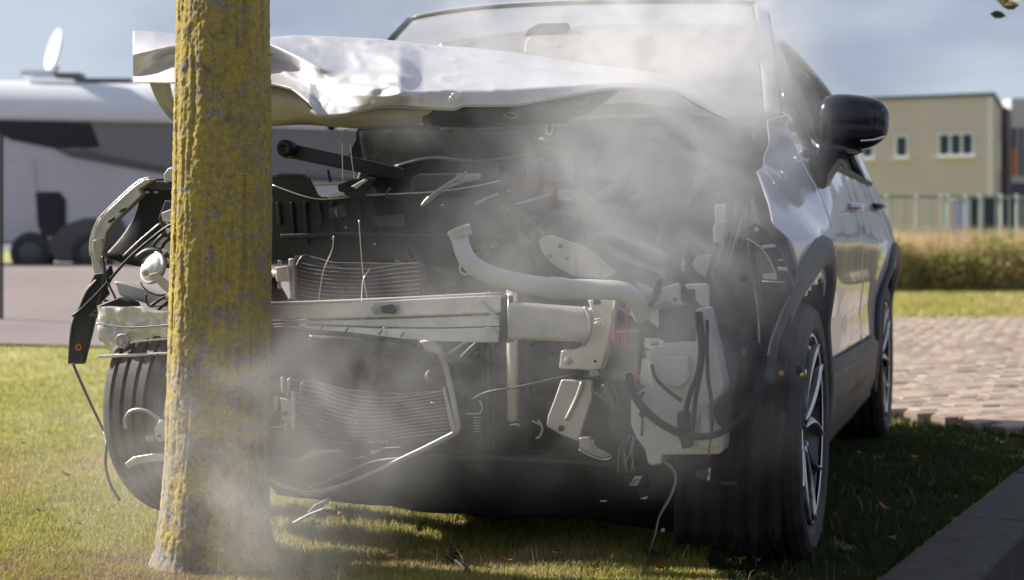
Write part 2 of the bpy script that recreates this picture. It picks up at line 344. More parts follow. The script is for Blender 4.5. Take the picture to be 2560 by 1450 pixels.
hh = (.017 + .014 * np.clip(cl + .3, 0, 1) + .012 * np.clip(cl2, 0, 1)) * rng.uniform(.5, 1.35, len(xy)); ww = rng.uniform(.0016, .0034, len(xy)) * np.clip(xy[:, 1] / 4.2, 1, 2.2)
keep = cl2 > -.42
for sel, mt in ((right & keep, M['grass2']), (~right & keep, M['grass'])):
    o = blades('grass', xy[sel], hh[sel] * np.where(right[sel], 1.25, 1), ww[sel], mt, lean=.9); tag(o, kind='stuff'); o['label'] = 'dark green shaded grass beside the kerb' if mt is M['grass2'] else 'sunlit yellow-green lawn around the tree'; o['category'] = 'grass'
xy = np.stack([rng.normal(-.84, .42, 32000), rng.normal(3.70, .17, 32000)], 1); xy = xy[(np.hypot(xy[:, 0] + .77, xy[:, 1] - 3.87) > .15)]
o = blades('dry_grass', xy, rng.uniform(.01, .032, len(xy)), rng.uniform(.0015, .003, len(xy)), M['dry'], lean=1.8); tag(o, 'dry brown grass and litter round the tree foot', 'dry grass', kind='stuff')
# loose taller tufts
xy = scatter(900, -200, 2300, 3.4, 8); xy = xy[(xy[:, 0] < kerb_x(xy[:, 1]) - .05)]
o = blades('tall_grass', xy, rng.uniform(.04, .09, len(xy)), rng.uniform(.0015, .003, len(xy)), M['dry'], lean=.9); tag(o, 'scattered taller straw-coloured stalks in the lawn', 'grass', kind='stuff')
# verge beyond the paving
xy = np.stack([rng.uniform(3, 16, 60000), rng.uniform(17.4, 27.5, 60000)], 1)
o = blades('verge_grass', xy, rng.uniform(.05, .13, len(xy)), rng.uniform(.01, .022, len(xy)), M['grass'], lean=.9); tag(o, 'bright mown grass strip beyond the brick paving', 'grass', kind='stuff')

# fallen leaves
leafm = [mat('dead_leaf', c, .7, 0, tuple(k * .6 for k in c), 60) for c in [(.30, .10, .04), (.42, .21, .07), (.17, .065, .04), (.38, .29, .19)]]
leaf_me = []
for m_ in leafm:
    out = [(0, -.022), (.009, -.012), (.013, 0), (.009, .012), (0, .024), (-.009, .012), (-.013, 0), (-.009, -.012)]
    vs_ = [(x, y, .007 * math.cos(x * 160) + .004 * math.sin(y * 90)) for x, y in out] + [(0, 0, .001)]; n = 8
    top = [(i, (i + 1) % n, 8) for i in range(n)]; vs2 = vs_ + [(x, y, z - .0008) for x, y, z in vs_]
    me = bpy.data.meshes.new('leaf'); me.from_pydata(vs2, [], top + [(b_ + 9, a_ + 9, 17) for a_, b_, _ in top] + [(i, i + 9, (i + 1) % n + 9, (i + 1) % n) for i in range(n)]); me.materials.append(m_); leaf_me.append(me)
leafpx = [(1310, 1330, 0), (1415, 1335, 1), (1445, 1335, 1), (1475, 1328, 1), (1390, 1395, 2), (980, 1402, 2), (850, 1300, 0), (430, 1365, 0), (165, 1210, 1), (205, 1330, 0), (325, 1190, 0), (1850, 1425, 3), (1890, 1425, 3), (2110, 1398, 2), (2230, 1370, 2), (2150, 1150, 0), (2330, 1230, 2), (2060, 1000, 3), (2400, 1060, 1), (100, 1290, 1), (300, 1395, 2), (1650, 1440, 0), (2290, 1160, 0), (1270, 1420, 0), (1140, 1392, 2), (1990, 1415, 3), (2210, 1290, 0), (60, 1130, 1), (230, 1110, 3)]
lname = ['small orange-red dead leaf lying in the lawn', 'small ochre dead leaf lying in the lawn', 'small dark brown dead leaf lying in the lawn', 'small pale tan dead leaf lying in the lawn']
where = ['under the middle of the car front', 'under the car front, left one of the ochre trio', 'under the car front, middle one of the ochre trio', 'under the car front, right one of the ochre trio', 'in the grass straight below the tow hook', 'in the grass right of the tree foot', 'beside the torn metal trim', 'just left of the tree foot', 'left of the loose wheel, highest on the lawn there', 'left of the loose wheel near the frame bottom', 'close to the loose wheel', 'left of the front tyre, first of two pale ones', 'left of the front tyre, second of two pale ones', 'right of the front tyre near the kerb end', 'between front tyre and kerb, low in the frame', 'between the two right wheels in deep shade', 'beside the kerb crack', 'just behind the front tyre', 'on the shaded grass below the brick paving', 'at the far lower left of the lawn', 'in the lower left lawn, dark one', 'at the bottom edge below the hanging wires', 'in the shade midway between rear wheel and kerb', 'at the bottom edge right of the rubber hose', 'beside the black rubber hose', 'right under the front tyre', 'in the shade just left of the kerb', 'at the left edge, upper lawn', 'left of the hanging black cable']
for (px, py, k), wh_ in zip(leafpx, where):
    D = CH * FPX / (py - HY); p = P(px, py, D)
    o = bpy.data.objects.new('fallen_leaf', leaf_me[k]); COL.objects.link(o); o.location = (p.x, p.y, .03 + float(g_height(p.x, p.y))); o.rotation_euler = (random.uniform(-.5, .5), random.uniform(-.5, .5), random.uniform(0, 6)); o.scale = [random.uniform(.6, 1.0)] * 3
    tag(o, ['orange-red', 'ochre', 'dark brown', 'pale tan'][k] + ' dead leaf ' + wh_, 'leaf', 'fallen leaves in the grass')

# ------------------------------------------------------------------ the tree
def bark_mat():
    m = bpy.data.materials.new('mossy_bark'); m.use_nodes = True; nt = m.node_tree; N = nt.nodes; Lk = nt.links; b = N['Principled BSDF']; b.inputs['Roughness'].default_value = .9
    tc = N.new('ShaderNodeTexCoord')
    def nz(scale, det=8, sc=None, rough=.65):
        n = N.new('ShaderNodeTexNoise'); n.inputs['Scale'].default_value = scale; n.inputs['Detail'].default_value = det; n.inputs['Roughness'].default_value = rough
        if sc: mp = N.new('ShaderNodeMapping'); mp.inputs['Scale'].default_value = sc; Lk.new(tc.outputs['Object'], mp.inputs[0]); Lk.new(mp.outputs[0], n.inputs['Vector'])
        else: Lk.new(tc.outputs['Object'], n.inputs['Vector'])
        return n.outputs[0]
    def ramp(v, a, b_, ca, cb):
        r = N.new('ShaderNodeValToRGB'); r.color_ramp.elements[0].position = a; r.color_ramp.elements[1].position = b_; r.color_ramp.elements[0].color = (*ca, 1); r.color_ramp.elements[1].color = (*cb, 1); Lk.new(v, r.inputs[0]); return r.outputs[0]
    def mix(f, a, c):
        x = N.new('ShaderNodeMixRGB'); Lk.new(f, x.inputs[0]) if not isinstance(f, float) else None; Lk.new(a, x.inputs[1]); Lk.new(c, x.inputs[2]); return x.outputs[0]
    def math_(op, a, c):
        x = N.new('ShaderNodeMath'); x.operation = op; x.use_clamp = True
        for i, q in enumerate((a, c)):
            if isinstance(q, (int, float)): x.inputs[i].default_value = q
            else: Lk.new(q, x.inputs[i])
        return x.outputs[0]
    bark = ramp(nz(60, 10, (1, 1, .5)), .35, .7, (.12, .095, .075), (.40, .33, .27))
    grey = ramp(nz(90, 6), .4, .6, (.25, .215, .195), (.40, .355, .325))
    ymoss = ramp(nz(170, 8), .36, .66, (.31, .235, .045), (.70, .53, .11))
    gmoss = ramp(nz(60, 8), .35, .65, (.29, .23, .075), (.54, .41, .12))
    sep = N.new('ShaderNodeSeparateXYZ'); Lk.new(tc.outputs['Object'], sep.inputs[0])
    hmask = N.new('ShaderNodeMapRange'); hmask.inputs[1].default_value = .05; hmask.inputs[2].default_value = .75; Lk.new(sep.outputs[2], hmask.inputs[0])
    lmask = N.new('ShaderNodeMapRange'); lmask.inputs[1].default_value = .05; lmask.inputs[2].default_value = -.12; Lk.new(sep.outputs[0], lmask.inputs[0])
    n1 = nz(9, 8, None, .75)
    c = mix(ramp(nz(13, 6), .40, .52, (0, 0, 0), (1, 1, 1)), bark, grey)
    f2 = math_('ADD', n1, math_('SUBTRACT', math_('MULTIPLY', hmask.outputs[0], .345), .245))
    c = mix(ramp(f2, .47, .58, (0, 0, 0), (1, 1, 1)), c, gmoss)
    f3 = math_('ADD', nz(16, 10, None, .8), math_('SUBTRACT', math_('ADD', math_('MULTIPLY', lmask.outputs[0], .17), math_('MULTIPLY', hmask.outputs[0], .11)), .20))
    c = mix(ramp(f3, .50, .57, (0, 0, 0), (1, 1, 1)), c, ymoss)
    sp = ramp(nz(34, 5, None, .5), .60, .64, (0, 0, 0), (1, 1, 1)); c = mix(sp, c, grey)
    Lk.new(c, b.inputs['Base Color'])
    bp = N.new('ShaderNodeBump'); bp.inputs['Strength'].default_value = 1; bp.inputs['Distance'].default_value = .006; Lk.new(nz(110, 10, (1, 1, .6)), bp.inputs['Height'])
    bp2 = N.new('ShaderNodeBump'); bp2.inputs['Strength'].default_value = .8; bp2.inputs['Distance'].default_value = .003; Lk.new(nz(420, 6), bp2.inputs['Height']); Lk.new(bp.outputs[0], bp2.inputs['Normal']); Lk.new(bp2.outputs[0], b.inputs['Normal'])
    return m
M['bark'] = bark_mat()
TD = 3.87; tree = empty('tree', (-.79, TD, 0), 'upright tree trunk with yellow lichen standing against the crushed car front', 'tree')
zt = [(-.1, .20), (-.0, .172), (.03, .158), (.1, .148), (.26, .139), (.45, .136), (.8, .1335), (1.2, .130), (1.5, .124), (2.4, .115), (3.6, .10)]
cxs = [(-.1, -.793), (.0, -.795), (.1, -.797), (.26, -.79), (.6, -.785), (1.0, -.777), (1.5, -.777), (3.6, -.76)]
NR, NZ = 220, 520; V = []
zs = np.concatenate([np.linspace(-.1, 1.62, NZ - 40), np.linspace(1.66, 3.6, 40)])
for z in zs:
    r0 = interp(z, zt); cx = interp(z, cxs)
    for k in range(NR):
        a = 2 * math.pi * k / NR; ca, sa = math.cos(a), math.sin(a)
        q = Vector((ca * 1.6, sa * 1.6, z * .9)); low = noise.noise(q) * .008 + noise.noise(q * 3) * .003
        f = noise.noise(Vector((ca * 5, sa * 5, z * 2.4))); f2 = noise.noise(Vector((ca * 14, sa * 14, z * 5 + 3)))
        ridge = -.0032 * max(0, 1 - abs(f) * 11) * (1 if z < 3 else 0) - .0018 * max(0, 1 - abs(f2) * 5)
        fl = .016 * math.cos(a * 3 + 1) * max(0, 1 - z / .22) ** 2 if z < .22 else 0
        fine = noise.noise(Vector((ca * 15, sa * 15, z * 95))) * .0022 + noise.noise(Vector((ca * 9, sa * 9, z * 40 + 9))) * .0016
        # long bark seam facing the camera on the right-hand third
        da = abs((a - R(-52) + math.pi) % (2 * math.pi) - math.pi); seam = -.009 * max(0, 1 - da / .05) * (.6 + .4 * math.sin(z * 9)) + .005 * max(0, 1 - abs(da - .14) / .09)
        db = abs((a - R(-145) + .06 * math.sin(z * 6) + math.pi) % (2 * math.pi) - math.pi); seam += -.008 * max(0, 1 - db / .03) * (1 if .55 < z < 1.3 else .4)
        r = r0 + low + ridge + fl + fine + seam
        V.append((ca * r + cx, sa * r + TD, z))
F = []
for i in range(NZ - 1):
    for k in range(NR): a = i * NR + k; b_ = i * NR + (k + 1) % NR; F.append((a, b_, b_ + NR, a + NR))
V = np.array(V); 
o = fresh('trunk', V - np.array([-.79, TD, 0]), F, M['bark'], None, True); o.parent = tree
b = MB()
for a, z, ln in ((30, 2.5, 1.4), (150, 2.8, 1.3), (265, 3.1, 1.2), (80, 3.3, 1.3), (200, 3.5, 1.4)):
    d = Vector((math.cos(R(a)), math.sin(R(a)), 1.1)).normalized(); p0 = Vector((-.76, TD, z))
    MB().tube([p0, p0 + d * ln * .5, p0 + d * ln + Vector((0, 0, .1))], lambda t: .045 * (1 - t * .75), 8).build('limb', M['bark'], tree, smooth=True)
MB().tube([P(672, 135, 3.78), P(680, 136, 3.76)], .004, 6).build('twig_stub', M['bark'], tree)

# ------------------------------------------------------------------ background left: motorhome on the street
M['rv'] = mat('motorhome_shell', (.60, .60, .64), .45, 0, (.50, .49, .52), 1, coat=.3)
M['rv_roof'] = mat('motorhome_roof', (.78, .79, .82), .35, 0, (.72, .73, .77), 1)
M['rv_grey'] = mat('motorhome_band', (.10, .10, .105), .5); M['rv_dark'] = mat('motorhome_window', (.02, .02, .025), .15)
M['rv_mid'] = mat('motorhome_grey', (.20, .20, .205), .5)
RD = 22.0; rv = empty('motorhome', (-5, RD, .62), 'long white motorhome with a satellite dish parked across the street', 'motorhome')
def rvp(pts, depth, name, mt, off=0., bevel=.03, parent=rv): return MB().prism([P(a, c, RD + off) for a, c in pts], Vector((0, depth, 0))).build(name, mt, parent, bevel=bevel)
rvp([(-420, 290), (1080, 330), (1090, 560), (1080, 630), (420, 610), (-420, 610)], 2.2, 'body', M['rv'])
# roof: sloped shoulder then top
rows = []
for px in np.linspace(-430, 1085, 12):
    y1 = 290 + (px + 430) / 1515 * 34; y0 = 195 + (px + 430) / 1515 * 30
    rows.append([P(px, y1, RD - .06), P(px, y1 - 12, RD - .1), P(px, (y0 + y1) / 2, RD - .02), P(px, y0 + 12, RD + .2), P(px, y0, RD + .55), P(px, y0 - 1, RD + 1.9), P(px, y1, RD + 2.4)])
MB().grid(rows).build('roof', M['rv_roof'], rv, smooth=True, solid=.02)
rvp([(-420, 292), (225, 302), (250, 368), (140, 372), (30, 350), (-40, 320), (-420, 318)], -.03, 'cab_window', M['rv_dark'], -.005, .01)
rvp([(226, 303), (1080, 331), (1080, 440), (440, 432), (200, 372), (252, 368)], -.03, 'side_band', M['rv_mid'], -.004, .01)
rvp([(140, 374), (210, 376), (460, 428), (1080, 450), (1080, 462), (440, 440), (180, 392)], -.04, 'stripe', M['rv_grey'], -.004, .01)
rvp([(90, 480), (150, 480), (165, 500), (165, 590), (108, 590), (95, 560)], -.03, 'hatch', M['rv_dark'], -.004, .01)
rvp([(5, 400), (85, 400), (92, 480), (95, 560), (110, 605), (5, 605)], -.02, 'service_door', M['rv'], -.004, .01)
rvp([(165, 560), (210, 545), (300, 545), (340, 620), (1080, 628), (1080, 660), (140, 655), (110, 612)], 1.9, 'underbody', M['rv_grey'], -.05, .02)
for px in (82, 232, 900):
    c = P(px, 632, RD + .05); wh = MB().lathe(c, (0, -1, 0), [(.02, .12), (.17, .12), (.19, .13), (.29, .12), (.33, .06), (.33, -.1)], 24).build('wheel', M['rubber'], rv, smooth=True)
    MB().lathe(c + Vector((0, -.13, 0)), (0, -1, 0), [(.0, .01), (.08, .01), (.15, 0), (.17, -.01)], 16).build('rim', M['rv_grey'], wh, smooth=True)
# dish on the roof
dc = P(138, 125, RD + .6); dish = MB(); ax = Vector((-.80, -.56, .22)).normalized()
prof = [(.0, -.05), (.12, -.04), (.24, -.01), (.33, .035), (.34, .035), (.25, -.022), (.12, -.055), (0, -.065)]
dish.lathe(dc, ax, prof, 28); dsh = dish.build('satellite_dish', M['rv_roof'], rv, smooth=True)
MB().tube([dc + Vector((.05, 0, -.25)), P(130, 190, RD + .6)], .035, 8).box(P(100, 186, RD + .6), .5, .3, .09).build('dish_mount', M['rv_roof'], dsh)
MB().box(P(175, 190, RD + .7), .42, .3, .08).box(P(260, 201, RD + .7), .9, .3, .05).build('roof_vent', M['rv_mid'], rv, bevel=.02)
# dark signpost at the left edge of the frame
M['post'] = mat('dark_painted_steel', (.012, .012, .014), .5)
pd = 12.6; po = empty('post', (P(2, 820, pd).x, pd, float(g_height(-4.4, pd))), 'thin dark metal post at the left edge of the photo', 'post')
MB().tube([P(3, 830, pd), P(3, 340, pd)], .018, 8, sub=1).build('pole', M['post'], po); MB().box(P(8, 822, pd), .20, .12, .03).build('foot', M['steel'], po, bevel=.006)

# ------------------------------------------------------------------ background right: fence, weeds, buildings
BD = 48.0; wa = R(22); bx = Vector((math.cos(wa), -math.sin(wa), 0)); by = Vector((math.sin(wa), math.cos(wa), 0))   # along the front (to the right, nearer), into the building
M['wall'] = mat('beige_render', (.62, .54, .53), .9, 0, (.58, .505, .495), .8, bump=.1, bscale=20); M['wallside'] = M['wall']
M['wtrim'] = mat('white_trim', (.8, .8, .8), .6); M['pane'] = mat('window_glass', (.03, .05, .08), .08); M['metalroof'] = mat('roof_edge_metal', (.13, .16, .19), .5)
cr_ = P(2482, 627, BD); cr_.z = 0
bld = empty('office_building', cr_, 'beige flat-roofed building with small white-framed windows behind the fence', 'building')
ztop = CH + (HY - 240) / FPX * BD
def bbox(u0, u1, v0, v1, z0, z1): return MB().box(cr_ + bx * (u0 + u1) / 2 + by * (v0 + v1) / 2 + UZ * (z0 + z1) / 2, u1 - u0, v1 - v0, z1 - z0, (bx, by, UZ))
bbox(-6.2, 0, 0, 8, 0, ztop).build('wall', M['wall'], bld)
bbox(-6.3, .08, -.08, 8.1, ztop, ztop + .12).build('roof', M['metalroof'], bld)
M['corner'] = mat('corner_trim', (.75, .70, .68), .6); bbox(-.17, .004, -.02, .0, 0.4, ztop - .02).build('corner_trim', M['corner'], bld)
def hit_u(px):      # where the column meets the wall plane
    d = Vector(((px - CX) / FPX, 1, 0)); D = cr_.dot(by) / d.dot(by); return (d * D - cr_).dot(bx), D
def bwin(parent, pxa, pxb, pya, pyb, npan):
    ua, Da = hit_u(pxa); ub, Db = hit_u(pxb); D = (Da + Db) / 2; z1 = CH + (HY - pya) / FPX * D; z0 = CH + (HY - pyb) / FPX * D
    w = MB(); t = .07
    for c in range(npan + 1):
        u = ua + (ub - ua) * c / npan; w.box(cr_ + bx * u + by * -.02 + UZ * (z0 + z1) / 2, t, .1, z1 - z0, (bx, by, UZ))
    for z in (z0, z1): w.box(cr_ + bx * (ua + ub) / 2 + by * -.021 + UZ * z, ub - ua + t, .1, t, (bx, by, UZ))
    fr = w.build('window', M['wtrim'], parent)
    for c in range(npan):
        u0 = ua + (ub - ua) * c / npan + t / 2; u1 = ua + (ub - ua) * (c + 1) / npan - t / 2
        MB().box(cr_ + bx * (u0 + u1) / 2 + by * -.006 + UZ * (z0 + z1) / 2, u1 - u0, .02, z1 - z0 - t, (bx, by, UZ)).build('pane', M['pane'], fr)
    MB().box(cr_ + bx * (ua + ub) / 2 + by * -.09 + UZ * (z0 - .07), ub - ua + .25, .2, .06, (bx, by, UZ)).build('sill', M['wtrim'], fr)
bwin(bld, 2240, 2269, 340, 392, 1); bwin(bld, 2347, 2433, 334, 388, 3); bwin(bld, 2155, 2183, 342, 394, 1)
for v in (3.2,): MB().box(cr_ + bx * .02 + by * v + UZ * 4.2, .05, .7, 1.0, (bx, by, UZ)).build('window', M['wtrim'], bld)
# wing further right
cr2 = P(2528, 627, 52); cr2.z = 0; wing = empty('office_wing', cr2, 'pale grey building wing with an orange panel at the right edge', 'building')
M['pgrey'] = mat('pale_cladding', (.50, .49, .54), .6); M['opanel'] = mat('orange_panel', (.62, .13, .03), .6); M['dkglass'] = mat('dark_glazing', (.05, .05, .09), .1)
z_ = lambda y: CH + (HY - y) / FPX * 52
MB().box(cr2 + Vector((4, 3, (z_(245)) / 2)), 8, 6, z_(245)).build('wall', M['pgrey'], wing)
for a, c, y0, y1, mt, nm in ((2530, 2541, 320, 440, 'dkglass', 'glazing'), (2531, 2540, 372, 440, 'opanel', 'orange_panel'), (2548, 2556, 320, 440, 'dkglass', 'glazing'), (2562, 2590, 320, 440, 'dkglass', 'glazing')):
    p0, p1 = P(a, y0, 52 - .02 - (.03 if nm != 'glazing' else 0)), P(c, y1, 52 - .02); MB().box((p0 + p1) / 2, p1.x - p0.x, .05, p0.z - p1.z).build(nm, M[mt], wing)
MB().box(cr2 + Vector((4, -.03, z_(475) )), 8, .06, .5).build('plinth_band', M['dkglass'], wing)
# fence
M['fpost'] = mat('galvanised_post', (.60, .66, .66), .5, .3); M['fnet'] = mat('green_fence_steel', (.22, .33, .30), .6); M['fbase'] = mat('fence_backing', (.20, .30, .28), .8, 0, (.36, .38, .34), 2, contrast=.6)
FDp = 33.0; fen = empty('fence', (9, FDp, 0), 'green steel fence with pale posts behind the weeds', 'fence')
ztopf = CH + (HY - 488) / FPX * FDp
b = MB(); x = 6.0
while x < 15: b.box((x, FDp, ztopf / 2), .03, .02, ztopf); x += .30
o = b.build('pale', M['fnet'], fen); o['kind'] = 'stuff'
for z in (ztopf - .04, .5, 1.3): MB().box((10.5, FDp - .03, z), 9.2, .04, .06).build('rail', M['fnet'], fen)
for px in (2215, 2290, 2352, 2368, 2412, 2448, 2500, 2540, 2600, 2660): MB().box((P(px, 500, FDp).x, FDp - .07, ztopf / 2), .06, .05, ztopf + .04).build('post', M['fpost'], fen, bevel=.008)
# low things behind the fence
M['hedge'] = mat('dark_hedge', (.03, .05, .03), .9)
shed = empty('shed', (12.5, 41, 0), 'dark low shed between fence and building at right', 'shed')
MB().box((P(2490, 500, 41).x, 41, 1.15), 2.0, 1.5, 2.3).build('wall', M['dkglass'], shed, bevel=.02); MB().box((P(2490, 500, 41).x, 41, 2.33), 2.15, 1.7, .08).build('roof', M['metalroof'], shed)
# weeds
M['weed'] = grass_mat('tall_weeds', (.34, .33, .10), (.56, .47, .20), (.62, .47, .28), .5)
M['weedtan'] = grass_mat('seeding_grass', (.52, .40, .22), (.70, .55, .34), (.46, .36, .18), .7)
M['weedgreen'] = grass_mat('weed_leaves', (.22, .26, .07), (.46, .43, .15), (.50, .34, .18), .8)
n = 26000; x = rng.uniform(4.5, 14, n); y = rng.uniform(27.6, 30.5, n); hb = 1.0 + .25 * np.array([noise.noise((a * .9, c * .5, 2)) for a, c in zip(x, y)])
o = blades('weeds', np.stack([x, y], 1), hb * rng.uniform(.45, 1.02, n), rng.uniform(.012, .03, n), M['weed'], lean=.35); tag(o, 'band of tall green and tan weeds in front of the fence', 'weeds', kind='stuff')
n = 16000; x = rng.uniform(4.5, 14, n); y = rng.uniform(27.6, 31, n)
o = blades('seeding_grass', np.stack([x, y], 1), rng.uniform(.75, 1.42, n), rng.uniform(.012, .03, n), M['weedtan'], lean=.25); tag(o, 'straw-coloured seed heads topping the weeds', 'weeds', kind='stuff')
V = []; F = []
for cxx, cyy, rr, hz in [(7.2, 27.8, .8, .7), (8.4, 27.6, .6, .55), (9.3, 27.7, .9, .75), (10.4, 27.9, .7, .6), (6.1, 27.8, .8, .8), (11.4, 28, .9, .7)]:
    bu = rng.normal(0, 1, (2600, 3)); bu /= np.linalg.norm(bu, axis=1)[:, None]; bu *= rng.uniform(.55, 1.05, 2600)[:, None] * np.array([rr, rr * .6, hz]); c = bu + np.array([cxx, cyy, hz * .55]); c = c[c[:, 2] > .02]
    for p in c:
        a = rng.normal(0, 1, 3); a /= np.linalg.norm(a); q = np.cross(a, rng.normal(0, 1, 3)); q /= np.linalg.norm(q); s_ = rng.uniform(.03, .06); k = len(V)
        V += [p - a * s_, p + q * s_ * .5, p + a * s_, p - q * s_ * .5]; F.append((k, k + 1, k + 2, k + 3))
o = fresh('shrubs', V, F, M['weedgreen']); tag(o, 'low leafy undergrowth along the foot of the weeds', 'undergrowth', kind='stuff')
M['farleaf'] = grass_mat('far_foliage', (.05, .07, .018), (.14, .14, .03), (.20, .14, .04), .3)
V = []; F = []
for k in range(15):
    cx0, cy0 = -16 + k * 3.4 + rng.uniform(-1, 1), -15 + max(0, k - 9) * 3.2 + rng.uniform(-1, 1); hz = rng.uniform(4.5, 7.5); nn = 1500
    bu = rng.normal(0, 1, (nn, 3)); bu /= np.linalg.norm(bu, axis=1)[:, None]; bu *= (rng.uniform(.35, 1.05, nn)[:, None] * (1 + .25 * np.sin(bu[:, :1] * 7 + k))) * np.array([2.3, 2.3, hz * .5]); c = bu + np.array([cx0, cy0, hz * .52])
    a_ = rng.normal(0, 1, (nn, 3)); a_ /= np.linalg.norm(a_, axis=1)[:, None]; q_ = np.cross(a_, rng.normal(0, 1, (nn, 3))); q_ /= np.linalg.norm(q_, axis=1)[:, None]
    for p, a2, q2 in zip(c, a_, q_):
        if p[2] < -.1: continue
        n0 = len(V); V += [p - a2 * .22, p + q2 * .13, p + a2 * .22, p - q2 * .13]; F.append((n0, n0 + 1, n0 + 2, n0 + 3))
o = fresh('tree_line', V, F, M['farleaf']); tag(o, 'line of trees across the road, seen only mirrored in the car paint and door mirror', 'trees', kind='stuff')
# leafy branch reaching into the top right corner
br = empty('tree_branch', P(2700, -160, 6), 'leafy branch tip hanging into the top right corner', 'branch')
MB().tube([P(2760, -200, 6), P(2640, -90, 6), P(2560, -10, 6), P(2500, 10, 6)], lambda t: .012 * (1 - t * .8), 6).build('twig', M['bark'], br)
lm = [mat('branch_leaf', c, .6) for c in ((.09, .12, .02), (.06, .10, .02), (.20, .15, .03))]
bl = []
for m_ in lm:
    me = bpy.data.meshes.new('leaf'); me.from_pydata([(x * 1.1, y * 1.1, z) for x, y, z in [(0, -.03, 0), (.016, -.01, .003), (.014, .012, .004), (0, .034, 0), (-.014, .012, .004), (-.016, -.01, .003), (0, 0, -.002)]], [], [(i, (i + 1) % 6, 6) for i in range(6)]); me.materials.append(m_); bl.append(me)
for k in range(46):
    t = random.random(); c = P(2490 + t * 230, 12 - t * 170 + random.gauss(0, 20), 6 + random.gauss(0, .12)); o = bpy.data.objects.new('leaf', random.choice(bl)); link(o, br); o.location = c; o.rotation_euler = [random.uniform(0, 6) for _ in range(3)]

# ================================================================== the wrecked car
CAR = empty('wrecked_car', ORG, 'silver car with a crushed open front, smoking against the tree', 'car')
def plate(name, pts, s, th, mt, bevel=.003, parent=CAR, seg=2, label=None):
    q = [S(p[0], p[1], p[2] if len(p) > 2 else s) for p in pts]; return MB().prism(q, FX * -th).build(name, mt, parent, bevel=bevel, seg=seg, label=label)
def pipe(name, pts, r, mt, parent=CAR, n=8, flat=1, ribs=0, sub=6, label=None):
    return MB().tube([S(*p) for p in pts], r, n, flat, sub, ribs).build(name, mt, parent, smooth=True, label=label)
def bolt(px, py, s, r, mt=None, parent=CAR, name='bolt'):
    c = S(px, py, s); return MB().lathe(c, FX, [(r, -.004), (r, .002), (r * .9, .004), (r * .55, .004), (r * .5, .011), (r * .4, .013), (0, .013)], 14).build(name, mt or M['steel'], parent, smooth=False)

# ---- body surface: half width at (s, z)
def half_w(s, z):
    low = interp(z, [(.2, .83), (.32, .865), (.45, .875), (.62, .868), (.75, .885), (.86, .893), (.95, .875), (1.03, .85), (1.12, .815), (1.22, .77)])
    # shoulders round the wheels
    for sc, amp in ((0, .022), (-2.64, .04)):
        low += amp * math.exp(-((s - sc) / .42) ** 2) * math.exp(-((z - .78) / .16) ** 2)
    if s > -.75:        # the wing draws in over the wheel
        t = min(1, (s + .75) / .75); t = t * t * (3 - 2 * t); k = min(1, max(0, (z - .86) / .20)); low -= t * k * .085
    if s > .0: low -= .30 * s * s + .02 * s
    if s < -2.9: low -= .35 * (s + 2.9) ** 2
    if z > 1.22: low = interp(z, [(1.22, .77), (1.4, .70), (1.55, .62), (1.66, .55)])
    low += .004 * noise.noise(Vector((s * 2.2, z * 2.6, 3))) + .0015 * noise.noise(Vector((s * 6, z * 5, 9)))
    if z < .75 and -2.2 < s < -.5: low -= .012 * math.sin((s + .5) / 1.7 * math.pi) * (1 if z > .35 else 0)
    return low
ARC = [(0, .345), (-2.64, .345)]
def side_panel(name, sf, sb, z0, z1, mt, sg=1, nz=26, ns=44, off=0., parent=CAR, arc=.405, solid=.004, label=None):
    rows = []; sz = []
    for i in range(nz + 1):
        z = z0 + (z1 - z0) * i / nz; a, c = (sf(z) if callable(sf) else sf), (sb(z) if callable(sb) else sb); r = []; q = []
        for j in range(ns + 1):
            s = a + (c - a) * j / ns; zz = z
            r.append(car(sg * (half_w(s, zz) + off), s, zz)); q.append((s, zz))
        rows.append(r); sz.append(q)
    def keep(i, j):
        s = (sz[i][j][0] + sz[i + 1][j + 1][0]) / 2; z = (sz[i][j][1] + sz[i + 1][j + 1][1]) / 2
        return all(math.hypot(s - c[0], z - c[1]) > arc for c in ARC)
    return MB().grid(rows, keep).build(name, mt, parent, smooth=True, solid=solid, label=label)
ff = lambda z: interp(z, [(.6, .30), (.72, .19), (.80, .27), (.895, .36), (.92, .33), (.98, .25), (1.045, .15), (1.055, .02), (1.10, -.10), (1.14, -.22), (1.24, -.34)])
fb = lambda z: interp(z, [(.3, -.44), (.7, -.47), (1.0, -.50), (1.1, -.46), (1.24, -.50)])
fender = side_panel('front_wing', ff, fb, .70, 1.24, M['paint'], 1, 40, 40)
sill_z = .40
def beltz(s): return 1.13 - .0 * s
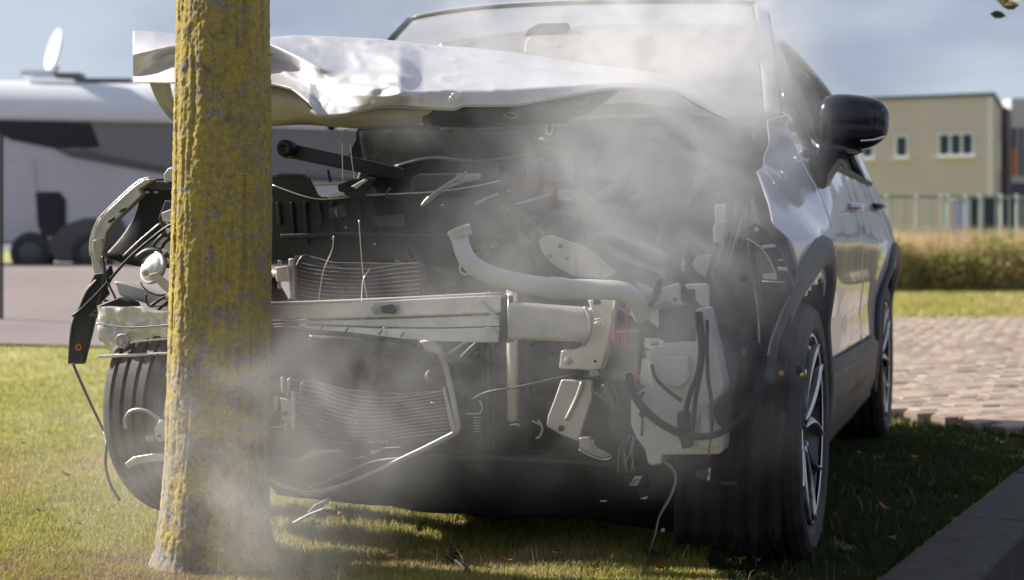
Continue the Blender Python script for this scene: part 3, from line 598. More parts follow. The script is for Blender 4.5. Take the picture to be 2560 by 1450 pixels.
for sg in (1, -1):
    dlab = None
    f0 = (lambda z: fb(z) - .006) if sg == 1 else (lambda z: -.80)
    d1 = side_panel('front_door', f0, lambda z: -1.45, .42, 1.13, M['paint'], sg, 30, 40)
    d2 = side_panel('rear_door', lambda z: -1.457, lambda z: interp(z, [(.4, -2.15), (.7, -2.28), (1.13, -2.62)]), .42, 1.13, M['paint'], sg, 30, 40)
    d3 = side_panel('rear_quarter', lambda z: interp(z, [(.4, -2.157), (.7, -2.287), (1.13, -2.627), (1.3, -2.75)]), lambda z: interp(z, [(.3, -3.2), (.9, -3.3), (1.3, -3.0)]), .34, 1.28, M['paint'], sg, 34, 44)
    side_panel('door_sill', -.40, -2.25, .22, .46, M['sill'], sg, 10, 40, off=.016)
    side_panel('lower_cladding', lambda z: interp(z, [(.44, -.46), (.62, -.50)]), lambda z: interp(z, [(.44, -2.2), (.50, -1.9), (.62, -2.24)]), .44, .50, M['clad'], sg, 6, 40, off=.014)
    # arch cladding rings
    for c, (a0, a1) in zip(ARC, ((17, 192) if sg == 1 else (70, 190), (-12, 200))):
        rows = []
        for i in range(61):
            a = R(a0 + (a1 - a0) * i / 60); row = []
            for rr, of in ((.385, -.05), (.392, .004), (.398, .018), (.43, .024), (.462, .020), (.468, .004)):
                s = c[0] + rr * math.cos(a); z = c[1] + rr * math.sin(a) * 1.08 + (.02 if math.sin(a) > 0 else 0)
                row.append(car(sg * (min(half_w(min(s, .25), min(max(z, .3), .86)), .915) - (.45 * max(0, s - .22) ** 2 * 1.2) + of), s, z))
            rows.append(row)
        MB().grid(rows).build('arch_cladding', M['clad'], CAR, smooth=True, solid=.003)
        # inner liner of the wheelhouse
        rows = [[car(sg * l, c[0] + .40 * math.cos(R(a)), c[1] + .42 * math.sin(R(a))) for l in (.50, .60, .72, .82, .86)] for a in range(-20, 201, 8)]
        if not (sg == -1 and c[0] == 0): MB().grid(rows).build('wheelhouse_liner', M['navy'], CAR, smooth=True, solid=.004)
    # greenhouse side: glass panes, pillars, roof rail
    def gh(s, z, off=0): return car(sg * (half_w(s, z) + off), s, z)
    def zroof(s): return interp(-s, [(.4, 1.24), (.75, 1.45), (1.0, 1.58), (1.3, 1.635), (1.8, 1.655), (2.4, 1.60), (2.9, 1.47), (3.2, 1.30)])
    def pane(name, sa, sb_, inset, mt):
        rows = []
        for i in range(9):
            row = []
            for j in range(17):
                t = j / 16; s = sa + (sb_ - sa) * t; zt_ = zroof(s) - .07; z = 1.135 + (zt_ - 1.135) * i / 8; row.append(gh(s, z, -inset))
            rows.append(row)
        return MB().grid(rows).build(name, mt, CAR, smooth=True)
    pane('front_quarter_glass', -.62, -.80, .012, M['sideglass']); pane('front_door_glass', -.83, -1.43, .012, M['sideglass']); pane('rear_door_glass', -1.50, -2.25, .012, M['sideglass']); pane('rear_side_glass', -2.30, -2.75, .012, M['sideglass'])
    for nm, sa in (('quarter_pillar', -.815), ('centre_pillar', -1.465), ('rear_pillar', -2.275)):
        MB().tube([gh(sa, z, -.002) for z in np.linspace(1.12, zroof(sa) - .05, 8)], .022, 6, flat=.45, sub=1).build(nm, M['gloss'], CAR, smooth=True)
    MB().tube([gh(s, zroof(s) - .045, .004) for s in np.linspace(-.55, -3.1, 30)], .022, 8, flat=.7, sub=1).build('window_frame', M['gloss'], CAR, smooth=True)
    MB().tube([gh(s, 1.13, .004) for s in np.linspace(-.52, -2.7, 24)], .012, 8, sub=1).build('belt_moulding', M['seal'], CAR, smooth=True)
    # roof rail edge in body colour
    MB().tube([gh(s, zroof(s) - .01, -.012) for s in np.linspace(-1.04, -3.1, 34)], .024, 8, sub=1).build('roof_rail', M['paint'], CAR, smooth=True)
rows = []
for s in np.linspace(-.98, -3.15, 24):
    zr = interp(-s, [(.4, 1.24), (.75, 1.45), (1.0, 1.60), (1.3, 1.645), (1.8, 1.665), (2.4, 1.61), (2.9, 1.48), (3.2, 1.30)]); w = half_w(s, min(zr, 1.62)) - .02
    rows.append([car(l, s, zr + .035 * (1 - (l / w) ** 2)) for l in np.linspace(-w, w, 15)])
MB().grid(rows).build('roof', M['paint'], CAR, smooth=True, solid=.01)
# tail
MB().cbox(-.72, .72, -3.25, -3.15, .35, 1.25).build('tailgate', M['paint'], CAR, bevel=.03)
# door handles, mirror
for s_h in (-1.28, -2.42):
    z = .985 if s_h > -2 else 1.02
    MB().tube([car(half_w(s_h + .09, z) + .004, s_h + .09, z), car(half_w(s_h, z) + .03, s_h + .05, z), car(half_w(s_h, z) + .034, s_h - .05, z), car(half_w(s_h - .1, z) + .004, s_h - .1, z)], .013, 8).build('door_handle', M['paint'] if s_h > -2 else M['gloss'], CAR, smooth=True)

# ---- windscreen, from the roof edge down to the scuttle
WT = [S(p[0], p[1], -.98 - .1 * abs((p[0] - 1500) / 420) ** 2 * .4) for p in ((1030, 50), (1100, 36), (1220, 22), (1380, 13), (1540, 9), (1700, 8), (1830, 9), (1886, 14))]
WT = catmull(WT, 3); n = len(WT)
WB = [car(-.82 + 1.54 * i / (n - 1), -.58 + .12 * (1 - ((i / (n - 1)) * 2 - 1) ** 2), 1.25 + .0 * (i / (n - 1))) for i in range(n)]
rows = [[WB[j].lerp(WT[j], i / 12) + FX * (.05 * math.sin(math.pi * i / 12)) for j in range(n)] for i in range(13)]
MB().grid(rows).build('windscreen', M['windscreen'], CAR, smooth=True)
MB().tube([p + UZ * .006 for p in WT], .008, 6, sub=1).build('windscreen_seal', M['seal'], CAR, smooth=True)
MB().tube([p + UZ * .012 - FX * .03 for p in WT], .011, 8, sub=1).build('roof_front_edge', M['paint'], CAR, smooth=True)
# pillars
MB().tube([rows[i][0] + LX * -.012 for i in range(13)], .012, 8, sub=1).build('windscreen_pillar', M['gloss'], CAR, smooth=True)
rr_ = []
PL = catmull([S(1884, 12, -1.0), S(1893, 90, -.86), S(1902, 190, -.66), S(1909, 286, -.48)], 5); PR = catmull([S(1918, 34, -1.10), S(1930, 110, -.96), S(1941, 195, -.78), S(1952, 284, -.62)], 5)
for a_, c_ in zip(PL, PR): rr_.append([a_, a_.lerp(c_, .3) + FX * .012 + LX * .006, a_.lerp(c_, .7) + FX * .012 + LX * .01, c_])
MB().grid(rr_).build('windscreen_pillar', M['paint'], CAR, smooth=True, solid=.01)
MB().tube([p - LX * .004 for p in PL], .006, 6, sub=1).build('windscreen_seal', M['seal'], CAR, smooth=True)
MB().tube(PR, .008, 6, sub=1).build('windscreen_pillar_seal', M['seal'], CAR, smooth=True)
# cabin
MB().cbox(-.68, .70, -.98, -.68, .85, 1.16).build('dashboard', M['trim'], CAR, bevel=.05)
for l in (-.36, .36):
    st = MB().cbox(l - .24, l + .24, -1.75, -1.62, .6, 1.25).build('seat', M['trim'], CAR, bevel=.06, seg=4); MB().cbox(l - .13, l + .13, -1.74, -1.65, 1.28, 1.45).build('headrest', M['trim'], st, bevel=.05, seg=3)
MB().cbox(-.75, .75, -3.1, -.8, .3, .4).build('floor_pan', M['black'], CAR)
MB().add([S(1310, 95, -.80), S(1325, 72, -.80), S(1350, 60, -.80), S(1420, 58, -.80), S(1424, 72, -.80), S(1400, 90, -.80), S(1360, 97, -.80)] , [(0, 1, 2, 3, 4, 5, 6)]).build('interior_mirror', M['grey_pl'], CAR, solid=.02)
MB().prism([S(1311, 135, -.70), S(1313, 105, -.72), S(1325, 90, -.72), S(1345, 102, -.72), S(1385, 107, -.72), S(1398, 112, -.72), S(1399, 124, -.71)], FX * -.02).build('camera_housing', M['white'], CAR, bevel=.004)
# door mirror
mc = P(2129, 305, 4.47)
rowsm = []
for i in range(17):
    t = i / 16; u = -1 + 2 * t; row = []
    hx = .122
    for k in range(24):
        a = 2 * math.pi * k / 24; ca, sa = math.cos(a), math.sin(a)
        env = max(0.0, 1 - abs(u) ** 4.5) ** .5
        top = .088 - .012 * u - .010 * u * u; bot = -.073 - (.012 if u < .3 else .012 - .03 * (u - .3) ** 1.2)
        sgn = lambda q, e: math.copysign(abs(q) ** e, q)
        zz = (top if sa > 0 else -bot) * sgn(sa, .62) * env; yy = .075 * sgn(ca, .75) * env
        row.append(mc + Vector((u * hx, 0, 0)) + Vector((.0, 1, 0)) * (yy + .02 * u) + UZ * (zz - .004 + (.004 * u)))
    row.append(row[0]); rowsm.append(row)
mir = MB().grid(rowsm).build('door_mirror', M['gloss'], CAR, smooth=True)
MB().tube([P(2152, 352, 4.392), P(2180, 350, 4.39), P(2212, 341, 4.41)], .004, 6).build('indicator_strip', M['machined'], mir, smooth=True)
MB().grid([[P(a, c, 4.44), P((a + e) / 2, (c + f) / 2, 4.40), P(e, f, 4.44)] for a, c, e, f in [(2035, 350, 2150, 372), (2038, 378, 2118, 384), (2034, 405, 2092, 400), (2030, 420, 2078, 425), (2042, 445, 2066, 445), (2052, 460, 2058, 461)]]).build('mirror_stem', M['gloss'], mir, smooth=True, solid=.04)

# ---- wheels
def tyre_mat():
    m = bpy.data.materials.new('tread_rubber'); m.use_nodes = True; nt = m.node_tree; N = nt.nodes; Lk = nt.links; b = N['Principled BSDF']; b.inputs['Roughness'].default_value = .62
    at = N.new('ShaderNodeAttribute'); at.attribute_name = 'tread'; sp_ = N.new('ShaderNodeSeparateXYZ'); Lk.new(at.outputs['Vector'], sp_.inputs[0])
    mu = N.new('ShaderNodeMath'); mu.operation = 'MULTIPLY'; mu.inputs[1].default_value = 70; Lk.new(sp_.outputs[0], mu.inputs[0])
    ad = N.new('ShaderNodeMath'); ad.operation = 'MULTIPLY_ADD'; ad.inputs[1].default_value = 2.5; Lk.new(sp_.outputs[1], ad.inputs[0]); Lk.new(mu.outputs[0], ad.inputs[2])
    fr = N.new('ShaderNodeMath'); fr.operation = 'FRACT'; Lk.new(ad.outputs[0], fr.inputs[0]); gt = N.new('ShaderNodeMath'); gt.operation = 'GREATER_THAN'; gt.inputs[1].default_value = .12; Lk.new(fr.outputs[0], gt.inputs[0])
    bp = N.new('ShaderNodeBump'); bp.inputs['Distance'].default_value = .006; bp.inputs['Strength'].default_value = 1; Lk.new(gt.outputs[0], bp.inputs['Height'])
    tc = N.new('ShaderNodeTexCoord'); no = N.new('ShaderNodeTexNoise'); no.inputs['Scale'].default_value = 14; no.inputs['Detail'].default_value = 8; Lk.new(tc.outputs['Object'], no.inputs['Vector'])
    cr = N.new('ShaderNodeValToRGB'); cr.color_ramp.elements[0].position = .35; cr.color_ramp.elements[0].color = (.026, .022, .024, 1); cr.color_ramp.elements[1].position = .7; cr.color_ramp.elements[1].color = (.075, .063, .063, 1); Lk.new(no.outputs[0], cr.inputs[0])
    Lk.new(cr.outputs[0], b.inputs['Base Color']); Lk.new(bp.outputs[0], b.inputs['Normal']); return m
M['tread'] = tyre_mat()
def wheel(cen, outward, axis_tilt=0, rimface=True, dirty=True):
    ax = Vector(outward).normalized(); W = .108
    prof = [(.255, -W * .9), (.272, -W), (.308, -W * 1.05), (.325, -W), (.338, -W * .84)]
    for x0 in (-.062, -.022, .022, .062): prof += [(.3435, x0 - .0075), (.332, x0 - .006), (.332, x0 + .006), (.3435, x0 + .0075)]
    prof += [(.338, W * .84), (.325, W), (.308, W * 1.05), (.276, W), (.262, W * .9), (.255, W * .8)]
    b = MB(); n = 96; b.lathe(cen, ax, prof, n); o = b.build('wheel', M['tread'], CAR, smooth=False)
    at = o.data.attributes.new('tread', 'FLOAT_VECTOR', 'POINT'); arr = np.zeros((len(prof) * n, 3), np.float32)
    for i, (r, h) in enumerate(prof):
        arr[i * n:(i + 1) * n, 0] = np.arange(n) / n if r > .318 else 0; arr[i * n:(i + 1) * n, 1] = abs(h) / W
    at.data.foreach_set('vector', arr.ravel())
    a = ax.cross(UZ).normalized(); up = a.cross(ax).normalized() * -1
    if up.z < 0: up = -up
    e1, e2 = a, up
    def pt(r, th, h): return Vector(cen) + ax * h + (e1 * math.cos(th) + e2 * math.sin(th)) * r
    MB().lathe(cen, ax, [(.245, -.09), (.23, -.05), (.225, .03), (.247, .085), (.260, .098), (.265, .094), (.254, .075)], 64).build('rim', M['rimblack'], o, smooth=True)
    MB().lathe(cen, ax, [(.253, .0985), (.258, .1015), (.263, .0985)], 64).build('rim_lip', M['machined'], o, smooth=True)
    MB().lathe(cen, ax, [(.0, .068), (.03, .068), (.034, .06), (.055, .055), (.06, .0)], 24).build('hub', M['rimblack'], o, smooth=True)
    MB().lathe(cen, ax, [(.0, -.01), (.15, -.01), (.155, -.03)], 32).build('brake_disc', M['steel'], o, smooth=True)
    if rimface:
        for k in range(5):
            th = 2 * math.pi * k / 5 + .35
            def lf(t, w): return w * (.22 + .78 * math.sin(math.pi * min(1, t * .98 + .02)) ** .8)
            out = []; inn = []
            for sg_, lst in ((1, out), (-1, inn)):
                for i in range(11):
                    t = i / 10; r = .05 + .202 * t; lst.append(pt(r, th + sg_ * (.12 + .30 * t * t * 1.1) * (1 if t < .93 else .93), .062 + .026 * t))
            MB().grid([out, [p - ax * .0 for p in [(x + y) / 2 - ax * .004 for x, y in zip(out, inn)]], inn]).build('spoke', M['rimblack'], o, smooth=True, solid=.012) if False else None
            # forked spoke: two bars with machined faces
            for sg_, lst in ((1, out), (-1, inn)):
                MB().tube(lst, lambda t: .021 - .005 * t, 8, flat=.7, sub=1).build('spoke', M['rimblack'], o, smooth=True)
                MB().tube([p + ax * .0135 + (e1 * math.cos(th) + e2 * math.sin(th)).cross(ax) * (.004 * sg_) for p in lst], lambda t: .0085, 6, flat=.4, sub=1).build('spoke_face', M['machined'], o, smooth=True)
    return o
WR = .345
wheel(car(.785, 0, WR), LX)
wheel(car(.785, -2.64, WR), LX)
wheel(car(-.785, -2.64, WR), -LX, rimface=False)
# loose front wheel on the far side, knocked outwards and steered
wc = P(505, 1003, 4.47); wc.z = .36 + .0
stq = Matrix.Rotation(R(-7), 3, 'Z'); wheel(wc, stq @ -LX, rimface=False)

# ---- bonnet: crumpled sheet given by columns of (row, s)
cols = [
    (333, [(78, -.10), (105, -.03), (138, .05), (165, .02), (192, -.01), (203, .0)]),
    (385, [(80, -.12), (100, -.04), (126, .05), (150, .02), (176, .0), (203, .12)]),
    (440, [(86, -.14), (102, -.06), (116, .04), (132, .0), (152, .0), (204, .18)]),
    (560, [(92, -.16), (106, -.08), (118, .02), (140, -.02), (165, .0), (206, .16)]),
    (676, [(93, -.22), (100, -.12), (114, .02), (160, -.05), (186, .03), (209, .14)]),
    (730, [(89, -.22), (108, -.13), (136, .05), (170, .0), (192, .06), (222, .16)]),
    (775, [(90, -.24), (116, -.14), (160, .09), (186, .06), (214, .12), (258, .20)]),
    (800, [(91, -.24), (120, -.14), (172, .10), (200, .09), (236, .15), (292, .20)]),
    (865, [(94, -.26), (130, -.16), (182, .07), (214, .16), (244, .17), (287, .20)]),
    (940, [(97, -.28), (126, -.14), (168, .06), (226, .22), (246, .22), (268, .20)]),
    (1000, [(104, -.30), (130, -.14), (158, .06), (200, .20), (236, .25), (266, .21)]),
    (1055, [(111, -.32), (140, -.20), (172, -.02), (206, .12), (232, .21), (269, .20)]),
    (1133, [(117, -.34), (142, -.22), (168, -.06), (198, .08), (227, .19), (272, .19)]),
    (1160, [(119, -.34), (144, -.22), (170, -.06), (198, .08), (227, .19), (263, .19)]),
    (1280, [(131, -.36), (150, -.24), (172, -.08), (198, .06), (224, .18), (262, .18)]),
    (1400, [(150, -.36), (164, -.24), (182, -.10), (200, .04), (216, .16), (241, .17)]),
    (1520, [(167, -.36), (176, -.26), (188, -.14), (200, .0), (210, .12), (221, .14)]),
    (1620, [(180, -.36), (186, -.28), (193, -.16), (200, -.02), (208, .08), (221, .10)]),
    (1690, [(196, -.34), (202, -.28), (208, -.18), (214, -.06), (222, .03), (230, .05)]),
    (1745, [(225, -.34), (230, -.28), (237, -.20), (245, -.10), (252, -.02), (262, .0)]),
    (1790, [(262, -.32), (266, -.28), (270, -.22), (274, -.14), (279, -.08), (285, -.05)]),
    (1818, [(288, -.30), (289, -.28), (290, -.24), (291, -.2), (293, -.14), (296, -.1)]),
]
colp = [[S(x, y, s) for y, s in c] for x, c in cols]
SUBC, SUBR = 10, 7
def lerpcat(pts, sub, ease):
    # partly creased: blend of straight and smooth
    sm = catmull(pts, sub); out = []
    for i in range(len(pts) - 1):
        for k in range(sub): out.append(pts[i].lerp(pts[i + 1], k / sub))
    out.append(pts[-1]); return [a.lerp(b, ease) for a, b in zip(out, sm)]
fine = [lerpcat(c, SUBR, .12) for c in colp]; nrow = len(fine[0])
rows = [lerpcat([c[i] for c in fine], SUBC, .4) for i in range(nrow)]
nc = len(rows[0])
for i in range(nrow):
    for j in range(nc):
        p = rows[i][j]; u = j / nc; k = max(.12, 1 - abs(u - .42) * 2.6); edge = 1 if 1 < i < nrow - 2 else .25
        n1 = noise.noise(p * 7) + .5 * noise.noise(p * 15 + Vector((3, 1, 2))); cre = abs(noise.noise(Vector((p.x * 9 + p.z * 14, p.y * 6, p.z * 9))))
        rows[i][j] = p + (UZ * .6 + FX) * (edge * k * (.004 * n1 + .034 * (.22 - min(cre, .22)) + .0022 * noise.noise(p * 42) * (1 if u < .6 else .2)))
hood = MB().grid(rows).build('bonnet', M['paint_hood'], CAR, smooth=True, solid=.0022)
MB().tube([rows[-1][j] + FX * -.004 - UZ * .002 for j in range(nc)], .0035, 6, sub=1).build('bonnet_hem', M['zinc'], hood, smooth=True)
# the little curl of torn hem
c0 = S(1133, 248, .215); cp = []
for i in range(30):
    a = i / 29 * 4.6 * math.pi; r = .003 + .0125 * (i / 29); cp.append(c0 + LX * (r * math.cos(a)) + UZ * (r * math.sin(a)))
MB().tube(cp, .0022, 6, sub=1).build('hem_curl', M['alu'], hood, smooth=True)
# underside sheets
def sheetS(name, top, bot, mt, nr=6, bulge=.0, parent=CAR, wob=.006, solid=.003, label=None):
    T = catmull([S(*p) for p in top], 6); B = catmull([S(*p) for p in bot], 6); n = min(len(T), len(B))
    T = [T[int(i * (len(T) - 1) / (n - 1))] for i in range(n)]; B = [B[int(i * (len(B) - 1) / (n - 1))] for i in range(n)]
    rows = []
    for k in range(nr + 1):
        t = k / nr; rows.append([T[i].lerp(B[i], t) + FX * (bulge * math.sin(math.pi * t) + wob * noise.noise(T[i].lerp(B[i], t) * 9) * 1.5) for i in range(n)])
    return MB().grid(rows).build(name, mt, parent, smooth=True, solid=solid, label=label)
sheetS('bonnet_inner_panel', [(600, 200, .08), (676, 205, .08), (745, 222, .1), (800, 280, .16), (960, 255, .14), (1095, 255, .12)], [(600, 310, .06), (676, 315, .06), (760, 311, .08), (850, 318, .1), (960, 321, .1), (1085, 303, .1)], M['primer'], bulge=.03)
sheetS('bonnet_insulation', [(1080, 255, .10), (1200, 250, .10), (1400, 232, .08), (1500, 215, .06), (1548, 218, .04)], [(1060, 312, .09), (1180, 318, .09), (1320, 312, .07), (1450, 290, .05), (1546, 228, .04)], M['black'], bulge=.04)
plate('insulation_slot', [(1370, 240), (1430, 244), (1465, 250), (1470, 262), (1440, 263), (1390, 252)], .13, .01, M['grey_pl'])
pipe('insulation_clip', [(1258, 288, .13), (1275, 280, .13), (1295, 288, .13), (1278, 296, .13), (1258, 288, .13)], .002, M['steel'])
pipe('bonnet_striker', [(1366, 310, .12), (1366, 330, .12), (1376, 336, .12), (1382, 325, .12), (1380, 308, .12)], .004, M['steel'])
sheetS('hinge_rail', [(1400, 290, -.05), (1520, 260, -.05), (1640, 262, -.08), (1740, 290, -.1)], [(1400, 300, -.05), (1520, 285, -.05), (1640, 286, -.08), (1740, 310, -.1)], M['paint_hood'])
sheetS('scuttle_rail', [(1100, 318, -.2), (1300, 312, -.2), (1500, 306, -.2), (1700, 312, -.2)], [(1100, 326, -.2), (1300, 320, -.2), (1500, 320, -.2), (1700, 328, -.2)], M['zinc'])
sheetS('folded_wing_edge', [(372, 203, .04), (388, 245, .0), (412, 285, -.02), (440, 312, -.02), (520, 330, -.02)], [(425, 205, .05), (430, 232, .02), (440, 262, .0), (470, 280, 0), (520, 300, 0)], M['zinc'], bulge=-.03)

# ---- engine bay
eng = MB().cbox(-.34, .58, -.42, .02, .42, .98).build('engine_block', M['black'], CAR, bevel=.04, seg=3)
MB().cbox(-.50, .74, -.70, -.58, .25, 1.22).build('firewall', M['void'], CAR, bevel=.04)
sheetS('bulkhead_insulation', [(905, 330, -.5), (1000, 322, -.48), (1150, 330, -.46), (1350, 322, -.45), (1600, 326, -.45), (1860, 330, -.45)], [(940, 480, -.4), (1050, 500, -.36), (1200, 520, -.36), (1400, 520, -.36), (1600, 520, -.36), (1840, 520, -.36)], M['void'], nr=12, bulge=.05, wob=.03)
for pts_ in ([(990, 420, -.28), (1080, 400, -.28), (1200, 410, -.28), (1330, 390, -.3)], [(1350, 350, -.3), (1480, 365, -.28), (1600, 350, -.3), (1740, 372, -.3)], [(1500, 440, -.25), (1600, 420, -.25), (1700, 440, -.25), (1820, 430, -.25)]):
    MB().tube([S(*p) for p in pts_], .012, 10).build('bulkhead_pipe', M['black'], CAR, smooth=True)
MB().cbox(-.30, .10, -.30, .0, .985, 1.06).build('engine_cover', M['grey_pl'], CAR, bevel=.03)
MB().cbox(.15, .50, -.35, -.02, .985, 1.09).build('air_box', M['black'], CAR, bevel=.03)
MB().cbox(-.50, .60, -.10, .05, .24, .42).build('subframe', M['black'], CAR, bevel=.03)
MB().cbox(-.48, .70, -.55, .10, .235, .25).build('undertray', M['black'], CAR, bevel=.004)
MB().prism([car(.61, a, z) for a, z in ((-.55, .14), (.34, .14), (.34, .50), (.22, .70), (.0, .80), (-.55, .88))], LX * .015).build('apron_sun_block', M['void'], CAR, bevel=.004)  # apron panels added out of sight to keep sun slits off the kerb
MB().cbox(-.57, -.55, -.5, .12, .20, .84).build('apron_sun_block', M['void'], CAR, bevel=.004)
MB().cbox(.30, .46, -.5, .20, .48, .62).build('chassis_leg', M['steel'], CAR, bevel=.01)
MB().cbox(-.50, -.36, -.5, .10, .48, .62).build('chassis_leg', M['grey_pl'], CAR, bevel=.01)
random.seed(21)
for k in range(46):
    l = random.uniform(-.42, .62); z = random.uniform(.45, 1.06); s = random.uniform(.04, .12); w, h = random.uniform(.03, .13), random.uniform(.02, .08)
    MB().cbox(l, l + w, s - .06, s, z, z + h).build(random.choice(['fuse_box', 'bracket', 'sensor_housing', 'valve_body']), random.choice([M['black'], M['grey_pl'], M['black'], M['steel'], M['grey_pl']]), CAR, bevel=.006)
for k in range(34):
    l = random.uniform(-.4, .6); z = random.uniform(.45, 1.05); p = [car(l, .13, z)]
    for q in range(4): l += random.uniform(-.14, .14); z += random.uniform(-.10, .08); p.append(car(max(-.45, min(.66, l)), random.uniform(.08, .2), max(.4, min(1.1, z))))
    MB().tube(p, random.choice([.003, .005, .008, .012]), 7).build(random.choice(['coolant_hose', 'wiring_loom', 'breather_pipe']), random.choice([M['cable'], M['black'], M['grey_pl'], M['cable'], M['steel']]), CAR, smooth=True)
plate('orange_cable_guard', [(1300, 420), (1345, 430), (1350, 470), (1300, 465)], .02, .02, M['orange'], .006)
plate('red_fuse_cap', [(1355, 465), (1380, 462), (1384, 490), (1358, 492)], .05, .02, M['red'], .004)
# radiator support panel with its notch
plate('radiator_support', [(600, 438), (750, 437), (765, 444), (775, 462), (786, 485), (800, 494), (900, 490), (1000, 487), (1160, 472), (1245, 452), (1262, 470), (1262, 560), (1150, 640), (1000, 650), (600, 650)], .14, .03, M['black'], .005)
pipe('support_edge', [(600, 436, .15), (740, 437, .15), (764, 442, .15), (776, 466, .15), (788, 488, .15), (802, 495, .15), (900, 489, .15)], .003, M['grey_pl'])
pipe('bonnet_cable', [(680, 462, .16), (790, 497, .16), (900, 489, .16), (1000, 484, .16), (1100, 478, .16), (1200, 463, .16), (1250, 451, .16)], .0016, M['wire'])
pipe('latch_bar', [(784, 462, .14), (850, 458, .14), (925, 454, .14)], .004, M['zinc'])
plate('bonnet_latch', [(842, 462), (880, 448), (930, 442), (935, 450), (905, 492), (870, 492), (845, 478)], .18, .02, M['black'], .004)
for k in range(9): plate('support_rib', [(690 + k * 34, 505), (696 + k * 34, 505), (702 + k * 34, 560 + (k % 3) * 24), (695 + k * 34, 562 + (k % 3) * 24)], .152, .012, M['black'], .002)
for pts in ([(700, 585), (880, 580), (1120, 586), (1120, 592), (880, 590), (700, 596)], [(820, 520), (860, 512), (866, 540), (826, 548)], [(1065, 500), (1165, 492), (1168, 520), (1070, 526)], [(930, 540), (1010, 536), (1012, 566), (934, 570)]): plate('support_stiffener', pts, .158, .012, M['grey_pl'], .003)
for x, y in ((826, 596), (858, 568), (930, 610), (1100, 512)): plate('foil_flake', [(x, y), (x + 9, y - 2), (x + 8, y + 3)], .17, .002, M['wire'], 0)
pipe('snapped_wire', [(834, 590, .27), (830, 625, .27), (808, 680, .28), (796, 752, .28)], .0014, M['wire']); pipe('snapped_wire', [(897, 550, .3), (902, 620, .3), (908, 690, .3), (918, 745, .3)], .0014, M['wire']); pipe('snapped_wire', [(925, 672, .3), (908, 700, .31), (904, 760, .42), (907, 800, .43), (912, 812, .43)], .0014, M['wire'])
plate('latch_lever', [(815, 488), (845, 478), (860, 482), (845, 492), (818, 495)], .19, .01, M['alu'], .002)
plate('latch_tab', [(878, 466), (910, 448), (918, 450), (890, 472)], .20, .006, M['alu'], .001)
pipe('latch_rod', [(856, 357, .12), (856, 400, .12), (857, 452, .14)], .0016, M['wire']); pipe('latch_rod', [(876, 360, .12), (880, 405, .12), (887, 450, .14)], .0016, M['wire'])
plate('cable_fork', [(834, 325), (840, 325), (858, 350), (858, 358), (850, 352)], .12, .006, M['primer'], .001); plate('cable_fork', [(858, 325), (864, 325), (882, 350), (882, 358), (874, 352)], .12, .006, M['primer'], .001)
arm = plate('strut_brace', [(728, 358), (760, 366), (932, 404), (1000, 420), (1000, 450), (930, 438), (735, 398), (706, 396), (712, 360)], .0, .04, M['grey_pl'], .006)
MB().lathe(S(715, 371, .03), FX, [(.0, .01), (.009, .01), (.011, .018), (.022, .018), (.027, .012), (.027, -.02)], 20).build('brace_bush', M['black'], arm, smooth=True)
pipe('brace_strap', [(820, 425, .0), (826, 455, .0)], .004, M['cable'], sub=1)
# condenser and radiator with their bent tubes
def core(name, outline, s, mt): return plate(name, outline, s, .02, mt, .002)
cond = core('condenser', [(735, 640), (765, 638), (830, 655), (1000, 658), (1060, 660), (1060, 760), (735, 760)], .24, M['fin'])
for i in range(11):
    y0 = 652 + 10 * i; MB().tube([S(735, y0, .245), S(775, y0 + 2 + 8, .25), S(840, y0 + 18 - i * .3, .262), S(920, y0 + 20 - i * .5, .262), S(1000, y0 + 8 + i * .8, .255), S(1050, y0 + 4 + i * .8, .25)], .0011, 5).build('cooling_tube', M['steel'], cond, smooth=True)
MB().tube([S(742, 668, .27), S(762, 640, .26), S(800, 662, .25), S(850, 668, .25)], .006, 8).build('condenser_pipe', M['grey_pl'], cond, smooth=True)
plate('condenser_tank', [(720, 646), (734, 646), (736, 758), (722, 752)], .26, .03, M['zinc'], .004)
MB().tube([S(678, 684, .26), S(700, 684, .27), S(722, 682, .27)], .011, 12).build('receiver_union', M['alu'], CAR, smooth=True)
plate('union_flange', [(688, 668), (718, 664), (722, 704), (690, 704)], .285, .02, M['alu'], .003); plate('union_lug', [(694, 650), (702, 650), (700, 722), (694, 722)], .27, .008, M['steel'], .002)
plate('condenser_foot', [(720, 745), (738, 757), (740, 772), (716, 757)], .27, .02, M['grey_pl'], .003)
plate('radiator_cowl', [(600, 816), (700, 818), (800, 824), (930, 842), (1050, 866), (1090, 880), (1112, 912), (1125, 960), (1140, 1045), (1142, 1068), (1090, 1100), (1000, 1145), (880, 1195), (790, 1222), (740, 1218), (600, 1175)], .16, .03, M['cowl'], .004)
rad = core('radiator', [(730, 945), (735, 935), (860, 975), (1000, 985), (1110, 975), (1130, 1080), (1080, 1105), (900, 1115), (735, 1085)], .19, M['fin'])
for i in range(13):
    y0 = 948 + 11 * i; MB().tube([S(732, y0, .20), S(790, y0 + 8 + i * .6, .205), S(860, y0 + 34 - i * .5, .22), S(930, y0 + 46 - i * 1.6, .225), S(1010, y0 + 44 - i * 2.6, .22), S(1115 + i * 1.5, y0 + 28 - i * 2.4, .205)], .0010, 5).build('cooling_tube', M['steel'], rad, smooth=True)
